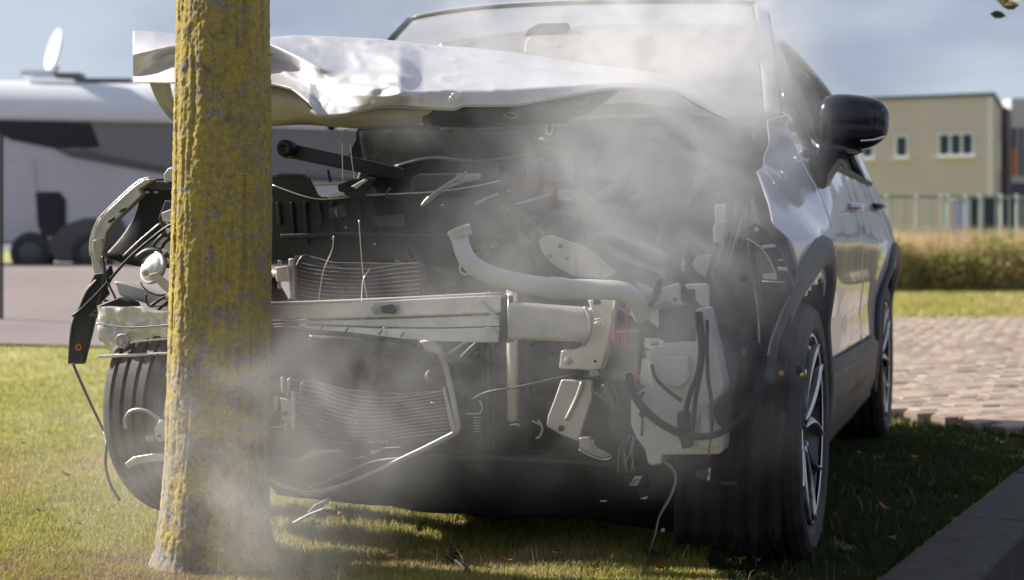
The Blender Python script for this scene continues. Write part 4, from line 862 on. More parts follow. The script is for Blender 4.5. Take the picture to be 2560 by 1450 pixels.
pipe('radiator_frame', [(1046, 858, .27), (1075, 858, .28), (1098, 880, .27), (1113, 915, .25), (1128, 975, .24), (1140, 1035, .24), (1146, 1065, .24), (1138, 1082, .24), (1110, 1097, .24), (1060, 1122, .24), (990, 1155, .24), (920, 1188, .24), (850, 1215, .25), (790, 1230, .26), (745, 1228, .26), (700, 1212, .26), (670, 1198, .26), (600, 1170, .26)], lambda t: .0095 - .0035 * abs(t - .1), M['zinc'], flat=.55, n=8, label='bent pale metal frame round the radiator opening')
plate('frame_end', [(1046, 852), (1075, 850), (1100, 868), (1108, 890), (1085, 884), (1060, 876)], .285, .02, M['zinc'], .006)
plate('frame_stay', [(1104, 968), (1112, 966), (1140, 1078), (1130, 1086)], .245, .01, M['zinc'], .002); plate('frame_stay', [(1117, 985), (1130, 1010), (1128, 1060), (1120, 1040)], .23, .01, M['black'], .002)
pipe('frame_brace', [(770, 1219, .25), (850, 1188, .24), (930, 1155, .24), (1000, 1145, .24)], .003, M['zinc'])
sheetS('torn_grille_lip', [(772, 838, .30), (860, 842, .3), (960, 856, .3), (1060, 868, .28)], [(780, 862, .28), (860, 872, .28), (960, 884, .28), (1100, 905, .25)], M['grey_pl'], bulge=.01)
for pts in ([(716, 1152), (745, 1149), (775, 1126), (840, 1124), (860, 1128), (800, 1135), (765, 1148), (735, 1154)], [(925, 1125), (955, 1123), (940, 1134), (926, 1138)], [(885, 1147), (908, 1139), (912, 1142), (890, 1148)], [(950, 1120), (1000, 1117), (998, 1119), (952, 1122)]):
    plate('plastic_shard', pts, .26, .006, M['white'], .001)
for pts in ([(700, 945), (706, 940), (709, 985), (702, 980)], [(716, 950), (724, 942), (722, 965), (716, 1000)], [(684, 990), (696, 992), (694, 1026), (684, 1024)], [(700, 994), (726, 1002), (728, 1055), (704, 1050)], [(727, 975), (735, 980), (735, 1075), (727, 1070)], [(752, 955), (757, 955), (750, 986), (747, 984)]):
    plate('radiator_fitting', pts, .255, .014, random.choice([M['zinc'], M['alu'], M['steel']]), .003)
bolt(712, 1034, .265, .008, M['black']); pipe('drain_wire', [(676, 1068, .26), (705, 1066, .26), (716, 1058, .26), (712, 1080, .26)], .002, M['wire'])
for i in range(22):
    x = random.uniform(905, 965) if i < 12 else random.uniform(850, 890); y = 1104 + random.uniform(-3, 3) if i < 12 else 1030 + random.uniform(-10, 26)
    plate('glass_crumb', [(x, y), (x + 5, y - 2), (x + 6, y + 3)], .245, .003, M['zinc'], 0)
# ---- bumper beam
beam = plate('bumper_beam', [(600, 764, .40), (676, 761, .40), (800, 757, .40), (950, 750, .41), (1100, 743, .41), (1256, 735, .40), (1256, 783, .40), (1100, 789, .41), (950, 794, .41), (800, 798, .40), (676, 800, .40), (600, 800, .40)], .4, .05, M['alu'], .006, label='long aluminium bumper beam, peeled open along its seam')
MB().prism([S(*p) for p in [(600, 802, .385), (676, 802, .385), (800, 801, .385), (950, 797, .395), (1100, 792, .395), (1250, 786, .39), (1250, 816, .40), (1100, 820, .40), (950, 818, .39), (800, 812, .385), (676, 808, .385), (600, 808, .385)]], FX * -.04).build('beam_web', M['alu'], beam, bevel=.003)
MB().prism([S(*p) for p in [(676, 811, .40), (800, 815, .40), (950, 821, .405), (1100, 822, .41), (1248, 818, .41), (1246, 856, .41), (1190, 856, .41), (1100, 853, .42), (1000, 846, .41), (880, 832, .40), (780, 822, .40), (676, 814, .40)]], FX * -.03).build('beam_flange', M['alu_w'], beam, bevel=.003)
MB().tube([S(600, 760, .395), S(676, 759, .395), S(950, 748, .405), S(1256, 733, .395)], .004, 6).build('beam_edge', M['alu'], beam, smooth=True)
bolt(941, 774, .425, .014, M['steel'], beam); plate('bolt_shadow_plate', [(950, 766), (978, 760), (992, 772), (986, 786), (955, 784)], .43, .012, M['black'], .003, parent=beam)  # black plate stands in for the shadow the bolt casts
plate('beam_sun_streak', [(1195, 752), (1202, 750), (1245, 792), (1243, 804)], .412, .004, M['white'], .001, parent=beam); plate('beam_sun_streak', [(1212, 818), (1228, 818), (1246, 838), (1245, 855), (1230, 855)], .418, .004, M['white'], .001, parent=beam)  # thin white plates stand in for sun reflection streaks on the beam
for x in (800, 862, 945, 1000): plate('beam_tear', [(x, 822 + (x - 800) * .09), (x + 8, 812 + (x - 800) * .09), (x + 10, 813 + (x - 800) * .09), (x + 3, 826 + (x - 800) * .09)], .425, .004, M['grey_pl'], 0, parent=beam)
plate('beam_end_cap', [(1250, 742), (1270, 739), (1270, 858), (1250, 857)], .405, .05, M['grey_pl'], .004)
pipe('beam_end_edge', [(1271, 738, .41), (1271, 858, .41)], .0018, M['alu'], sub=1)
# crush can: rounded box tube running away to the right
rows = []
for t in np.linspace(0, 1, 9):
    px = 1272 + 205 * t; s = .40 - .10 * t; yt = 756 + 14 * t; yb = 851 + 6 * t; a, c = S(px, yt, s), S(px, yb, s); h = (a - c).length; mid = (a + c) / 2; row = []
    for k in range(25):
        th = 2 * math.pi * k / 24; sg = lambda q: math.copysign(abs(q) ** .45, q); wob = .0025 * math.sin(t * 17 + k)
        row.append(mid + UZ * (h / 2 * sg(math.sin(th))) + FX * (.035 * sg(math.cos(th)) - .035 + wob))
    rows.append(row)
MB().grid(rows).build('crush_can', M['alu'], CAR, smooth=True)
pipe('weld_bead', [(1462, 768, .32), (1476, 800, .335), (1474, 835, .335), (1458, 862, .32)], .006, M['steel'])
fl = plate('mounting_flange', [(1468, 750), (1498, 748), (1536, 744), (1533, 795), (1518, 870), (1503, 925), (1482, 936), (1470, 926), (1396, 922), (1402, 876), (1445, 870), (1474, 852), (1482, 810), (1478, 775)], .30, .02, M['alu'], .005)
plate('flange_lip', [(1533, 745), (1541, 748), (1530, 850), (1512, 925), (1504, 926), (1524, 850)], .31, .035, M['alu'], .004, parent=fl)
bolt(1496, 812, .305, .018, M['alu'], fl); bolt(1420, 903, .302, .011, M['zinc'], fl)
for x, y, w, h in ((1491, 757, 18, 12), (1487, 905, 7, 4)): plate('hole', [(x - w / 2, y - h), (x + w / 2, y - h), (x + w / 2, y + h * .4), (x - w / 2, y + h * .4)], .305, .006, M['black'], .002, parent=fl)
MB().tube([S(1280, 726, .27), S(1281, 900, .27), S(1283, 1052, .27)], .0155, 20, sub=1).build('receiver_tube', M['alu'], CAR, smooth=True)
MB().tube([S(1283, 1050, .27), S(1284, 1066, .27)], .012, 14, sub=1).build('tube_plug', M['black'], CAR); pipe('tube_clip', [(1276, 1062, .29), (1292, 1060, .29), (1298, 1066, .29)], .002, M['alu'])
for x in (1330, 1318, 1218, 1232, 1205): pipe('vertical_rail', [(x, 860 + random.uniform(-10, 10), .16), (x + 3, 1120, .16)], random.choice([.004, .008]), M['grey_pl'], sub=1)
sheetS('undercar_shade_sheet', [(640, 1150, .0), (900, 1150, .02), (1200, 1120, .05), (1500, 1130, .08), (1720, 1140, .1)], [(700, 1236, .02), (930, 1262, .05), (1200, 1290, .08), (1460, 1300, .10), (1740, 1335, .12)], M['void'], nr=10, wob=.03)  # dark hanging sheet in place of the black shade under the car
MB().cbox(-.45, .72, -2.2, -.4, .17, .19).build('floor_shield', M['black'], CAR)
# ---- long pale air duct
duct = MB().tube([S(*p) for p in [(1150, 592, .42), (1156, 622, .43), (1172, 652, .44), (1205, 678, .45), (1260, 698, .45), (1330, 713, .45), (1410, 722, .45), (1490, 724, .44), (1550, 728, .43), (1585, 746, .42), (1598, 770, .40), (1607, 792, .38)]], lambda t: .0225 + .0035 * math.sin(t * 3) + (.003 if .5 < t < .55 else 0), 20, sub=8).build('air_duct', M['hose'], CAR, smooth=True)
a0 = S(1154, 592, .42); ax_ = (S(1147, 574, .42) - a0).normalized(); MB().lathe(a0, ax_, [(.024, -.004), (.030, .0), (.031, .006), (.027, .009), (.031, .012), (.033, .02), (.030, .024), (.026, .022), (.022, .0)], 24).build('duct_collar', M['hose'], duct, smooth=True)
pipe('duct_lug', [(1150, 660, .43), (1152, 680, .43), (1168, 686, .43), (1172, 668, .43)], .003, M['hose'], parent=duct)
random.seed(3)
b = MB()
for i in range(16):
    x = 1240 + i * 15; y = 713 + .10 * (x - 1240) * (1 if x < 1380 else .72) + 14; b.box(S(x, y, .44), .006 * random.uniform(.5, 1.6), .004, .006 * random.uniform(.6, 1.5))
b.build('torn_seam', M['hose'], duct)
# bracket behind it
bp_ = plate('hinge_bracket', [(1346, 606), (1356, 594), (1378, 590), (1466, 620), (1504, 652), (1541, 682), (1512, 697), (1432, 690), (1386, 666), (1352, 628)], .2, .012, M['steel'], .004)
pipe('bracket_edge', [(1346, 608, .205), (1356, 594, .205), (1378, 589, .205), (1466, 619, .205), (1504, 651, .205), (1541, 682, .205)], .0018, M['zinc'], parent=bp_, sub=1)
for x, y in ((1375, 640), (1418, 646), (1502, 688), (1400, 615)): bolt(x, y, .203, .006, M['black'], bp_)
plate('bracket_rib', [(1430, 630), (1436, 628), (1438, 688), (1432, 688)], .208, .006, M['steel'], .001, parent=bp_)
# control arm plates under the flange
lp = plate('support_leg', [(1402, 948), (1482, 950), (1480, 1000), (1462, 1052), (1446, 1106), (1400, 1088), (1364, 1066), (1368, 1040), (1384, 1000)], .3, .014, M['zinc'], .006)
pipe('leg_rib', [(1456, 955, .305), (1440, 1000, .305), (1415, 1050, .305)], .006, M['zinc'], parent=lp); bolt(1403, 1071, .302, .008, M['black'], lp)
plate('tow_hook', [(1446, 1094), (1476, 1090), (1484, 1118), (1508, 1128), (1526, 1140), (1512, 1148), (1480, 1140), (1446, 1122)], .31, .02, M['steel'], .005)
pipe('hook_edge', [(1447, 1124, .315), (1482, 1142, .315), (1512, 1149, .315), (1527, 1140, .315), (1490, 1120, .315), (1482, 1100, .315)], .0018, M['zinc'])
pipe('heater_hose', [(1510, 960, .25), (1530, 1010, .25), (1534, 1070, .25), (1552, 1096, .25), (1590, 1108, .25)], .0095, M['grey_pl'])
pipe('hose_clip', [(1345, 1050, .28), (1356, 1070, .28), (1350, 1090, .28), (1340, 1096, .28)], .003, M['zinc']); pipe('hose_clip', [(1330, 1052, .28), (1350, 1062, .28)], .002, M['zinc'])
pipe('stay_cable', [(1180, 1000, .30), (1220, 980, .31), (1300, 966, .33), (1400, 944, .34), (1470, 930, .34), (1500, 925, .34)], .0035, M['cable'])
plate('cable_end', [(1470, 925), (1496, 922), (1500, 940), (1474, 944)], .345, .015, M['steel'], .003)
for x in (1195,): pipe('small_loop', [(1198, 1000, .26), (1206, 1020, .26), (1196, 1034, .26), (1165, 1034, .26)], .0018, M['wire'])
for i in range(6): pipe('clip_row', [(1184, 1044 + i * 7, .26), (1200, 1043 + i * 7, .26)], .0012, M['wire'], sub=1)
# ---- washer reservoir and its hoses
res = MB().prism([S(*p, .52) for p in [(1624, 876), (1634, 864), (1690, 858), (1738, 862), (1742, 800), (1738, 772), (1764, 770), (1776, 820), (1790, 880), (1808, 958), (1806, 980), (1790, 998), (1768, 1016), (1764, 1040), (1774, 1066), (1792, 1082), (1808, 1088), (1806, 1128), (1796, 1136), (1656, 1138), (1654, 1160), (1628, 1165), (1618, 1158), (1612, 1124), (1590, 1096), (1576, 1060), (1576, 1000), (1600, 976), (1630, 962), (1624, 930)]], FX * -.10)
res = res.build('washer_reservoir', M['white'], CAR, bevel=.014, seg=5)
MB().prism([S(*p, .535) for p in [(1640, 892), (1722, 890), (1724, 950), (1700, 972), (1648, 962)]], FX * -.02).build('reservoir_boss', M['white'], res, bevel=.008, seg=4)
MB().prism([S(*p, .532) for p in [(1742, 1000), (1762, 1004), (1756, 1046), (1768, 1074), (1800, 1092), (1798, 1122), (1740, 1124)]], FX * -.02).build('reservoir_boss', M['white'], res, bevel=.008, seg=4)
plate('reservoir_pump', [(1690, 1030), (1722, 1028), (1724, 1085), (1730, 1120), (1700, 1124), (1694, 1080)], .56, .03, M['grey_pl'], .006); plate('pump_label', [(1692, 1106), (1702, 1104), (1704, 1122), (1694, 1122)], .566, .004, M['white'], .001)
plate('reservoir_clip', [(1594, 1034), (1606, 1026), (1616, 1036), (1604, 1048)], .56, .01, M['black'], .002)
pipe('filler_cap', [(1628, 858, .5), (1646, 856, .5)], .006, M['zinc'])
def hose(pts, r, mt='cable', nm='washer_hose', **k): return pipe(nm, pts, r, M[mt], **k)
hose([(1742, 780, .54), (1748, 830, .55), (1752, 880, .56), (1744, 935, .57), (1728, 975, .57), (1718, 1010, .57), (1714, 1040, .57)], .0065)
hose([(1750, 780, .54), (1757, 840, .56), (1756, 900, .575), (1746, 960, .58), (1738, 1000, .58), (1734, 1050, .58), (1728, 1100, .57)], .0055)
hose([(1768, 800, .54), (1768, 870, .55), (1770, 940, .56), (1778, 1000, .56), (1780, 1050, .56), (1778, 1088, .56)], .0045)
hose([(1630, 912, .54), (1640, 945, .55), (1668, 975, .56), (1704, 1002, .56)], .0048)
hose([(1610, 980, .53), (1600, 1000, .53), (1606, 1050, .53), (1604, 1090, .53)], .003)
pipe('corrugated_hose', [(1572, 935, .53), (1582, 975, .55), (1606, 1014, .57), (1650, 1056, .58), (1700, 1082, .59), (1750, 1092, .59), (1800, 1082, .58), (1846, 1052, .56), (1878, 1008, .53), (1896, 940, .50), (1903, 860, .47), (1900, 780, .43), (1892, 720, .40), (1880, 650, .38), (1874, 600, .36)], .0085, M['black'], n=10, ribs=1, sub=16)
pipe('corrugated_hose', [(1580, 975, .53), (1600, 1012, .56), (1640, 1052, .57), (1690, 1080, .58), (1720, 1090, .58)], .0085, M['grey_pl'], n=10, ribs=1, sub=16)
pipe('red_lead', [(1777, 1088, .565), (1777, 1100, .565), (1772, 1122, .565), (1774, 1140, .565)], .0022, M['red'])
pipe('lamp_wire', [(1774, 1140, .56), (1766, 1150, .56), (1772, 1190, .55)], .0016, M['cable'])
plate('lamp_holder', [(1736, 1176), (1768, 1172), (1778, 1168), (1776, 1200), (1768, 1206), (1740, 1196)], .52, .03, M['grey_pl'], .005); plate('lamp_contact', [(1770, 1172), (1776, 1170), (1773, 1200), (1768, 1202)], .53, .01, M['alu'], .001)
plate('broken_edge', [(1800, 1205), (1840, 1202), (1842, 1212), (1806, 1212)], .5, .006, M['grey_pl'], .001)
# pale bracket across the headlamp space
hb = plate('lamp_panel', [(1588, 706), (1610, 712), (1640, 726), (1696, 706), (1700, 712), (1700, 752), (1716, 764), (1690, 765), (1665, 752), (1634, 768), (1640, 742), (1610, 735)], .36, .012, M['white'], .004)
plate('lamp_panel', [(1712, 710), (1766, 708), (1774, 716), (1774, 768), (1750, 764), (1738, 748), (1738, 724), (1716, 724)], .36, .012, M['white'], .004)
bolt(1688, 748, .365, .006, M['black'], hb)
plate('lamp_ballast', [(1700, 712), (1736, 714), (1740, 760), (1726, 845), (1646, 850), (1644, 770), (1700, 762)], .34, .05, M['grey_pl'], .006)
plate('bracket_arm', [(1640, 700), (1654, 696), (1650, 730), (1632, 765), (1618, 770), (1626, 740)], .40, .02, M['grey_pl'], .004)
plate('lamp_mount', [(1786, 512), (1814, 508), (1817, 560), (1788, 562)], .25, .02, M['white'], .004); plate('lamp_mount', [(1782, 562), (1818, 558), (1812, 590), (1808, 610), (1784, 612)], .24, .02, M['white'], .004)
plate('broken_lamp_shell', [(1740, 640), (1790, 632), (1836, 600), (1850, 600), (1810, 680), (1790, 710), (1740, 680), (1728, 660)], .22, .03, M['white'], .006)
for k in range(9): hose([(1772 + 3 * k, 720 + 2 * k, .3), (1790 + 6 * k, 660 - k, .3), (1812 + 6 * k, 600 - 3 * k, .28), (1830 + 5 * k, 555 - 6 * k, .22)], random.choice([.003, .004, .006]), random.choice(['cable', 'black', 'grey_pl']), 'wiring_loom')
plate('white_tab', [(1702, 660), (1708, 640), (1714, 660), (1710, 678), (1704, 676)], .3, .005, M['white'], .001)
pipe('spring_clip', [(1875, 318, -.1), (1882, 315, -.1), (1886, 330, -.1), (1882, 350, -.1)], .003, M['white']); pipe('rod', [(1786, 486, .1), (1822, 488, .1), (1840, 500, .1)], .003, M['zinc'])
# red and orange connectors
rc = plate('red_connector', [(1530, 834), (1562, 828), (1566, 860), (1556, 870), (1546, 864), (1532, 868)], .33, .03, M['red'], .004)
for k in range(3): plate('connector_rib', [(1537 + k * 9, 835), (1540 + k * 9, 835), (1542 + k * 9, 862), (1539 + k * 9, 862)], .334, .006, M['black'], 0, parent=rc)
plate('red_connector', [(1576, 938), (1604, 936), (1602, 950), (1582, 952)], .33, .02, M['red'], .004); pipe('red_lead', [(1568, 764, .35), (1566, 800, .35), (1570, 840, .33)], .002, M['red'])
# headlamp bracket on the wing edge
hbk = plate('wing_bracket', [(1868, 566), (1886, 556), (1912, 574), (1940, 606), (1962, 655), (1984, 716), (1972, 742), (1948, 738), (1944, 706), (1936, 676), (1918, 640), (1892, 612), (1866, 596)], .37, .03, M['grey_pl'], .006)
pipe('bracket_edge', [(1868, 597, .38), (1894, 612, .38), (1920, 642, .38), (1938, 680, .38)], .002, M['zinc'], parent=hbk)
for pts in ([(1902, 614), (1934, 610), (1940, 618), (1906, 622)], [(1943, 667), (1966, 668), (1968, 678), (1944, 676)], [(1905, 685), (1940, 682), (1942, 700), (1906, 698)], [(1884, 570), (1894, 568), (1898, 577), (1888, 580)], [(1944, 648), (1956, 648), (1958, 653), (1946, 653)]):
    plate('bracket_tab', pts, .392, .012, M['zinc'], .002, parent=hbk)
bolt(1857, 695, .46, .011, M['grey_pl']); bolt(1963, 721, .41, .012, M['grey_pl'])
pipe('bracket_wire', [(1904, 703, .41), (1962, 706, .41)], .0018, M['zinc']); pipe('thin_wire', [(1880, 600, .3), (1888, 660, .3), (1896, 715, .32)], .0015, M['wire'])
# splash guard behind the front wheel opening, with its moulded slots
rows = []
for i, z in enumerate(np.linspace(.10, 1.0, 20)):
    l0 = interp(z, [(.1, .60), (.25, .60), (.5, .62), (.8, .66), (1.0, .68)]); l1 = interp(z, [(.1, .86), (.6, .885), (.72, .87), (.85, .80), (1.0, .75)])
    rows.append([car(l0 + (l1 - l0) * t, .44 - 1.6 * max(0, l0 + (l1 - l0) * t - .76) ** 2 - interp(z, [(.1, .02), (.55, 0), (.72, .10), (.85, .20), (1.0, .28)]) + .012 * noise.noise(Vector((t * 3, z * 5, 1))) + .006 * math.sin(t * 34) * (1 if z < .62 else 0), z + (.05 * noise.noise(Vector((t * 7, 2, 1))) + .02 * noise.noise(Vector((t * 25, 2, 1)))) * max(0, 1 - i / 5)) for t in np.linspace(0, 1, 40)])
sg_ = MB().grid(rows).build('splash_guard', M['navy'], CAR, smooth=True, solid=.004)
for a, c, y0, y1 in ((1948, 1942, 905, 968), (1930, 1914, 1000, 1110), (1906, 1888, 960, 1080), (1958, 1948, 1030, 1100)):
    pipe('guard_slot', [(a, y0, .455), (c, y1, .455)], .006, M['black'], flat=.5, sub=1, parent=sg_)
plate('orange_clip', [(1945, 930), (1957, 926), (1958, 940), (1950, 939)], .48, .01, M['orange'], .002)
plate('sensor_plug', [(1988, 910), (2004, 914), (2006, 934), (1992, 938)], .42, .02, M['navy'], .004); plate('yellow_plug', [(2000, 934), (2008, 932), (2008, 942), (2001, 940)], .43, .012, M['yellow'], .002)
# hanging wires and module under the reservoir
random.seed(5)
for k in range(16):
    x = 1545 + k * 3; pipe('hanging_wire', [(1572 + k * 1.2, 1088, .5), (x + random.uniform(-6, 10), 1120, .51), (x + random.uniform(-20, 6), 1160 + random.uniform(0, 30), .5)], .0019, M['cable' if k % 3 else 'steel'], sub=4)
for k in range(9):
    j = random.uniform(-5, 5); pipe('hanging_wire', [(1580, 1092, .5), (1620 + j, 1130, .5), (1670 + j * 2, 1160, .5), (1690 + j, 1190, .5), (1680 + j, 1235, .5), (1650 + j * .5, 1290, .5), (1640 + j * .4, 1330, .5), (1622, 1390, .5)], .0017, M['steel' if k % 2 else 'cable'], sub=6)
md = plate('control_module', [(1560, 1200), (1588, 1190), (1612, 1188), (1622, 1218), (1600, 1226), (1562, 1222)], .50, .03, M['navy'], .004)
lb_ = plate('module_label', [(1588, 1191), (1605, 1191), (1592, 1214), (1572, 1213)], .504, .0015, M['pgrey'], 0, parent=md)
for k in range(4): plate('barcode_bar', [(1584.5 - k * 4 + 2, 1197 + k * 4), (1600 - k * 4, 1197 + k * 4), (1599 - k * 4, 1199 + k * 4), (1585 - k * 4, 1199 + k * 4)], .506, .001, M['black'], 0, parent=md)
plate('broken_edge', [(1500, 1252), (1516, 1251), (1516, 1254), (1500, 1254)], .5, .003, M['zinc'], 0); plate('broken_edge', [(1600, 1246), (1612, 1243), (1620, 1240), (1614, 1248)], .5, .003, M['zinc'], 0)
bolt(1658, 1325, .5, .004, M['white'], name='wire_plug')

# ---- far-side corner (left of the tree)
sheetS('inner_wing_liner', [(350, 478, -.05), (372, 452, -.05), (420, 446, -.05), (480, 448, -.05)], [(262, 640, -.02), (300, 655, -.02), (360, 668, -.02), (480, 670, -.02)], M['black'], bulge=-.05, nr=10)
ur = plate('upper_rail', [(226, 600), (238, 565), (252, 540), (330, 468), (362, 446), (378, 448), (372, 456), (346, 474), (352, 488), (322, 518), (282, 556), (264, 582), (262, 600), (256, 640), (252, 666), (262, 682), (240, 702), (232, 676), (226, 640)], .02, .03, M['zinc'], .004)
pipe('rail_edge', [(226, 640, .03), (226, 600, .03), (240, 560, .03), (256, 536, .03), (330, 466, .03), (362, 446, .03), (376, 446, .03)], .003, M['alu'], parent=ur, sub=2)
for pts in ([(268, 552), (284, 542), (286, 548), (272, 558)], [(296, 526), (312, 518), (314, 524), (300, 532)], [(234, 610), (244, 606), (242, 640), (236, 640)]): plate('rail_slot', pts, .024, .006, M['black'], .001, parent=ur)
plate('rail_gusset', [(230, 600), (250, 596), (258, 612), (250, 660), (236, 650), (230, 625)], .035, .015, M['primer'], .004)
plate('rail_top', [(360, 452), (432, 452), (432, 478), (375, 474)], .0, .03, M['grey_pl'], .004); plate('white_stub', [(408, 435), (420, 420), (434, 416), (434, 450), (410, 458)], .02, .03, M['white'], .004)
for x in (369, 391): bolt(x, 481, .01, .004, M['white'])
lr = plate('wing_support', [(236, 684), (262, 680), (272, 664), (278, 690), (262, 720), (268, 735), (244, 760), (232, 800), (226, 830), (206, 910), (168, 910), (172, 840), (180, 798), (196, 768), (214, 730)], .06, .02, M['black'], .004)
pipe('support_edge', [(172, 870, .065), (177, 820, .065), (186, 790, .065)], .003, M['zinc'], parent=lr); pipe('support_edge', [(197, 770, .065), (215, 728, .065), (240, 700, .065)], .003, M['alu'], parent=lr)
MB().lathe(S(197, 868, .065), FX, [(.006, 0), (.011, .003), (.012, .0)], 12).build('orange_grommet', M['orange'], lr)
pipe('control_cable', [(432, 560, .12), (400, 580, .12), (320, 648, .12), (255, 722, .1), (205, 772, .08), (182, 790, .08)], .0048, M['black']); pipe('control_cable', [(400, 558, .13), (350, 600, .13), (308, 640, .13)], .0025, M['zinc'])
pipe('control_cable', [(262, 655, .1), (256, 720, .1), (242, 770, .1)], .003, M['cable']); pipe('control_cable', [(256, 640, .1), (268, 700, .11), (286, 740, .12), (292, 760, .12)], .0035, M['cable'])
pipe('ground_cable', [(182, 908, .06), (200, 950, .06), (232, 1020, .06), (258, 1076, .06), (266, 1110, .12), (264, 1160, .13), (276, 1210, .13), (300, 1252, .13)], .0042, M['cable'])
horn = MB().lathe(S(377, 668, .16), (FX + LX * -.35 + UZ * .35), [(.0, .012), (.012, .012), (.018, .008), (.030, .006), (.040, .0), (.046, -.004), (.050, -.002), (.050, -.014), (.045, -.022)], 36).build('horn', M['zinc'], CAR, smooth=True)
bolt(363, 682, .20, .011, M['alu'], horn); MB().prism([S(*p, .19) for p in [(372, 686), (392, 680), (432, 715), (432, 742), (405, 722)]], FX * -.006).build('horn_bracket', M['primer'], horn, bevel=.002)
MB().tube([S(345, 645, .13), S(372, 628, .13), S(405, 632, .13), S(425, 655, .13)], .012, 10).build('horn_rim', M['grey_pl'], horn, smooth=True)
pipe('horn_wire', [(350, 705, .16), (362, 722, .17), (380, 734, .17), (400, 738, .17), (415, 736, .16)], .0025, M['cable']); pipe('horn_wire', [(366, 735, .17), (366, 755, .17), (378, 768, .17), (392, 770, .17)], .003, M['cable'])
plate('inner_panel', [(284, 702), (310, 706), (432, 742), (432, 770), (372, 762), (296, 738)], .10, .03, M['zinc'], .006)
plate('strut_stub', [(395, 545), (412, 500), (432, 502), (432, 580), (405, 575)], .08, .03, M['grey_pl'], .004); plate('strut_stub', [(402, 532), (434, 520), (434, 545), (408, 556)], .11, .01, M['white'], .003)
pipe('brake_hose', [(390, 640, .12), (384, 615, .13), (404, 590, .13), (432, 570, .12)], .006, M['grey_pl']); pipe('brake_hose', [(398, 640, .12), (410, 610, .13), (432, 590, .12)], .005, M['black'])
for x, y in ((412, 546), (414, 570), (404, 622), (415, 645)): plate('clip', [(x, y), (x + 14, y + 6), (x + 4, y + 16)], .15, .006, M['white'], .001)
plate('black_block', [(272, 752), (300, 742), (330, 755), (340, 775), (250, 778), (238, 766)], .16, .04, M['black'], .005)
for k in range(5): plate('ratchet_tooth', [(222 + k * 9, 790 - k * 9), (226 + k * 9, 784 - k * 9), (240 + k * 9, 790 - k * 9), (238 + k * 9, 796 - k * 9)], .14, .01, M['grey_pl'], .001)
# crushed beam end
random.seed(11)
def crumple(name, outline_t, outline_b, s, mt, amp=.009, parent=CAR, nr=8, fr=17):
    T = lerpcat([S(p[0], p[1], s + (p[2] if len(p) > 2 else 0)) for p in outline_t], 6, .15); B = lerpcat([S(p[0], p[1], s + (p[2] if len(p) > 2 else 0)) for p in outline_b], 6, .15); n = min(len(T), len(B)); rows = []
    for k in range(nr + 1):
        t = k / nr; row = []
        for i in range(n):
            p = T[i].lerp(B[i], t); q = noise.noise(p * fr) + .6 * (abs(noise.noise(p * fr * 1.7)) - .3); row.append(p + FX * (amp * q * 2) + UZ * (amp * .25 * noise.noise(p * fr * 1.3)))
        rows.append(row)
    top = [p - FX * .06 for p in rows[0]]; bot = [p - FX * .06 for p in rows[-1]]
    return MB().grid([top] + rows + [bot]).build(name, mt, parent, smooth=False, solid=.002)
be = crumple('crushed_beam_end', [(240, 768), (290, 770), (335, 768), (380, 782), (432, 780)], [(246, 806), (290, 812), (330, 816), (380, 812), (432, 810)], .30, M['alu_w'])
crumple('crushed_beam_end', [(246, 812), (290, 818), (330, 822), (380, 818), (432, 814)], [(250, 852), (290, 862), (330, 852), (380, 846), (432, 842)], .29, M['alu_w'], .008)
crumple('crushed_beam_end', [(256, 848), (290, 860), (330, 856), (380, 852), (432, 848)], [(266, 874), (300, 884), (330, 886), (380, 884), (432, 882)], .285, M['alu_w'], .007)
pipe('beam_seam', [(242, 808, .32), (290, 816, .32), (340, 818, .32), (432, 811, .32)], .0022, M['steel']); pipe('beam_seam', [(326, 856, .32), (380, 850, .32), (432, 846, .32)], .003, M['alu'])
MB().lathe(S(306, 852, .315), FX, [(.015, 0), (.018, .006), (.0205, .004), (.021, -.01)], 20).build('tow_eye', M['zinc'], CAR, smooth=True)
plate('beam_lower_lip', [(243, 888), (330, 884), (432, 880), (432, 886), (330, 892), (246, 896)], .32, .03, M['alu_w'], .002)
# broken suspension bits in front of the loose wheel
wheel_s = .43
pipe('sway_bar_end', [(316, 1072, wheel_s), (314, 1048, wheel_s), (326, 1030, wheel_s), (348, 1024, wheel_s), (372, 1030, wheel_s), (392, 1044, wheel_s), (410, 1058, wheel_s)], .0062, M['steel'])
plate('ball_joint', [(384, 1070), (398, 1048), (412, 1056), (414, 1100), (400, 1108), (386, 1098)], .44, .02, M['zinc'], .005); bolt(398, 1090, .445, .004, M['black']); plate('joint_nut', [(362, 1090), (384, 1088), (386, 1102), (364, 1104)], .44, .018, M['steel'], .003)
plate('trim_stay', [(408, 1040), (418, 960), (420, 900), (428, 900), (424, 980), (414, 1050)], .44, .01, M['zinc'], .002)
plate('broken_strut', [(310, 1160), (332, 1142), (380, 1134), (412, 1134), (412, 1152), (372, 1156), (340, 1162), (318, 1172)], .44, .012, M['zinc'], .003); bolt(336, 1150, .443, .005, M['white'])
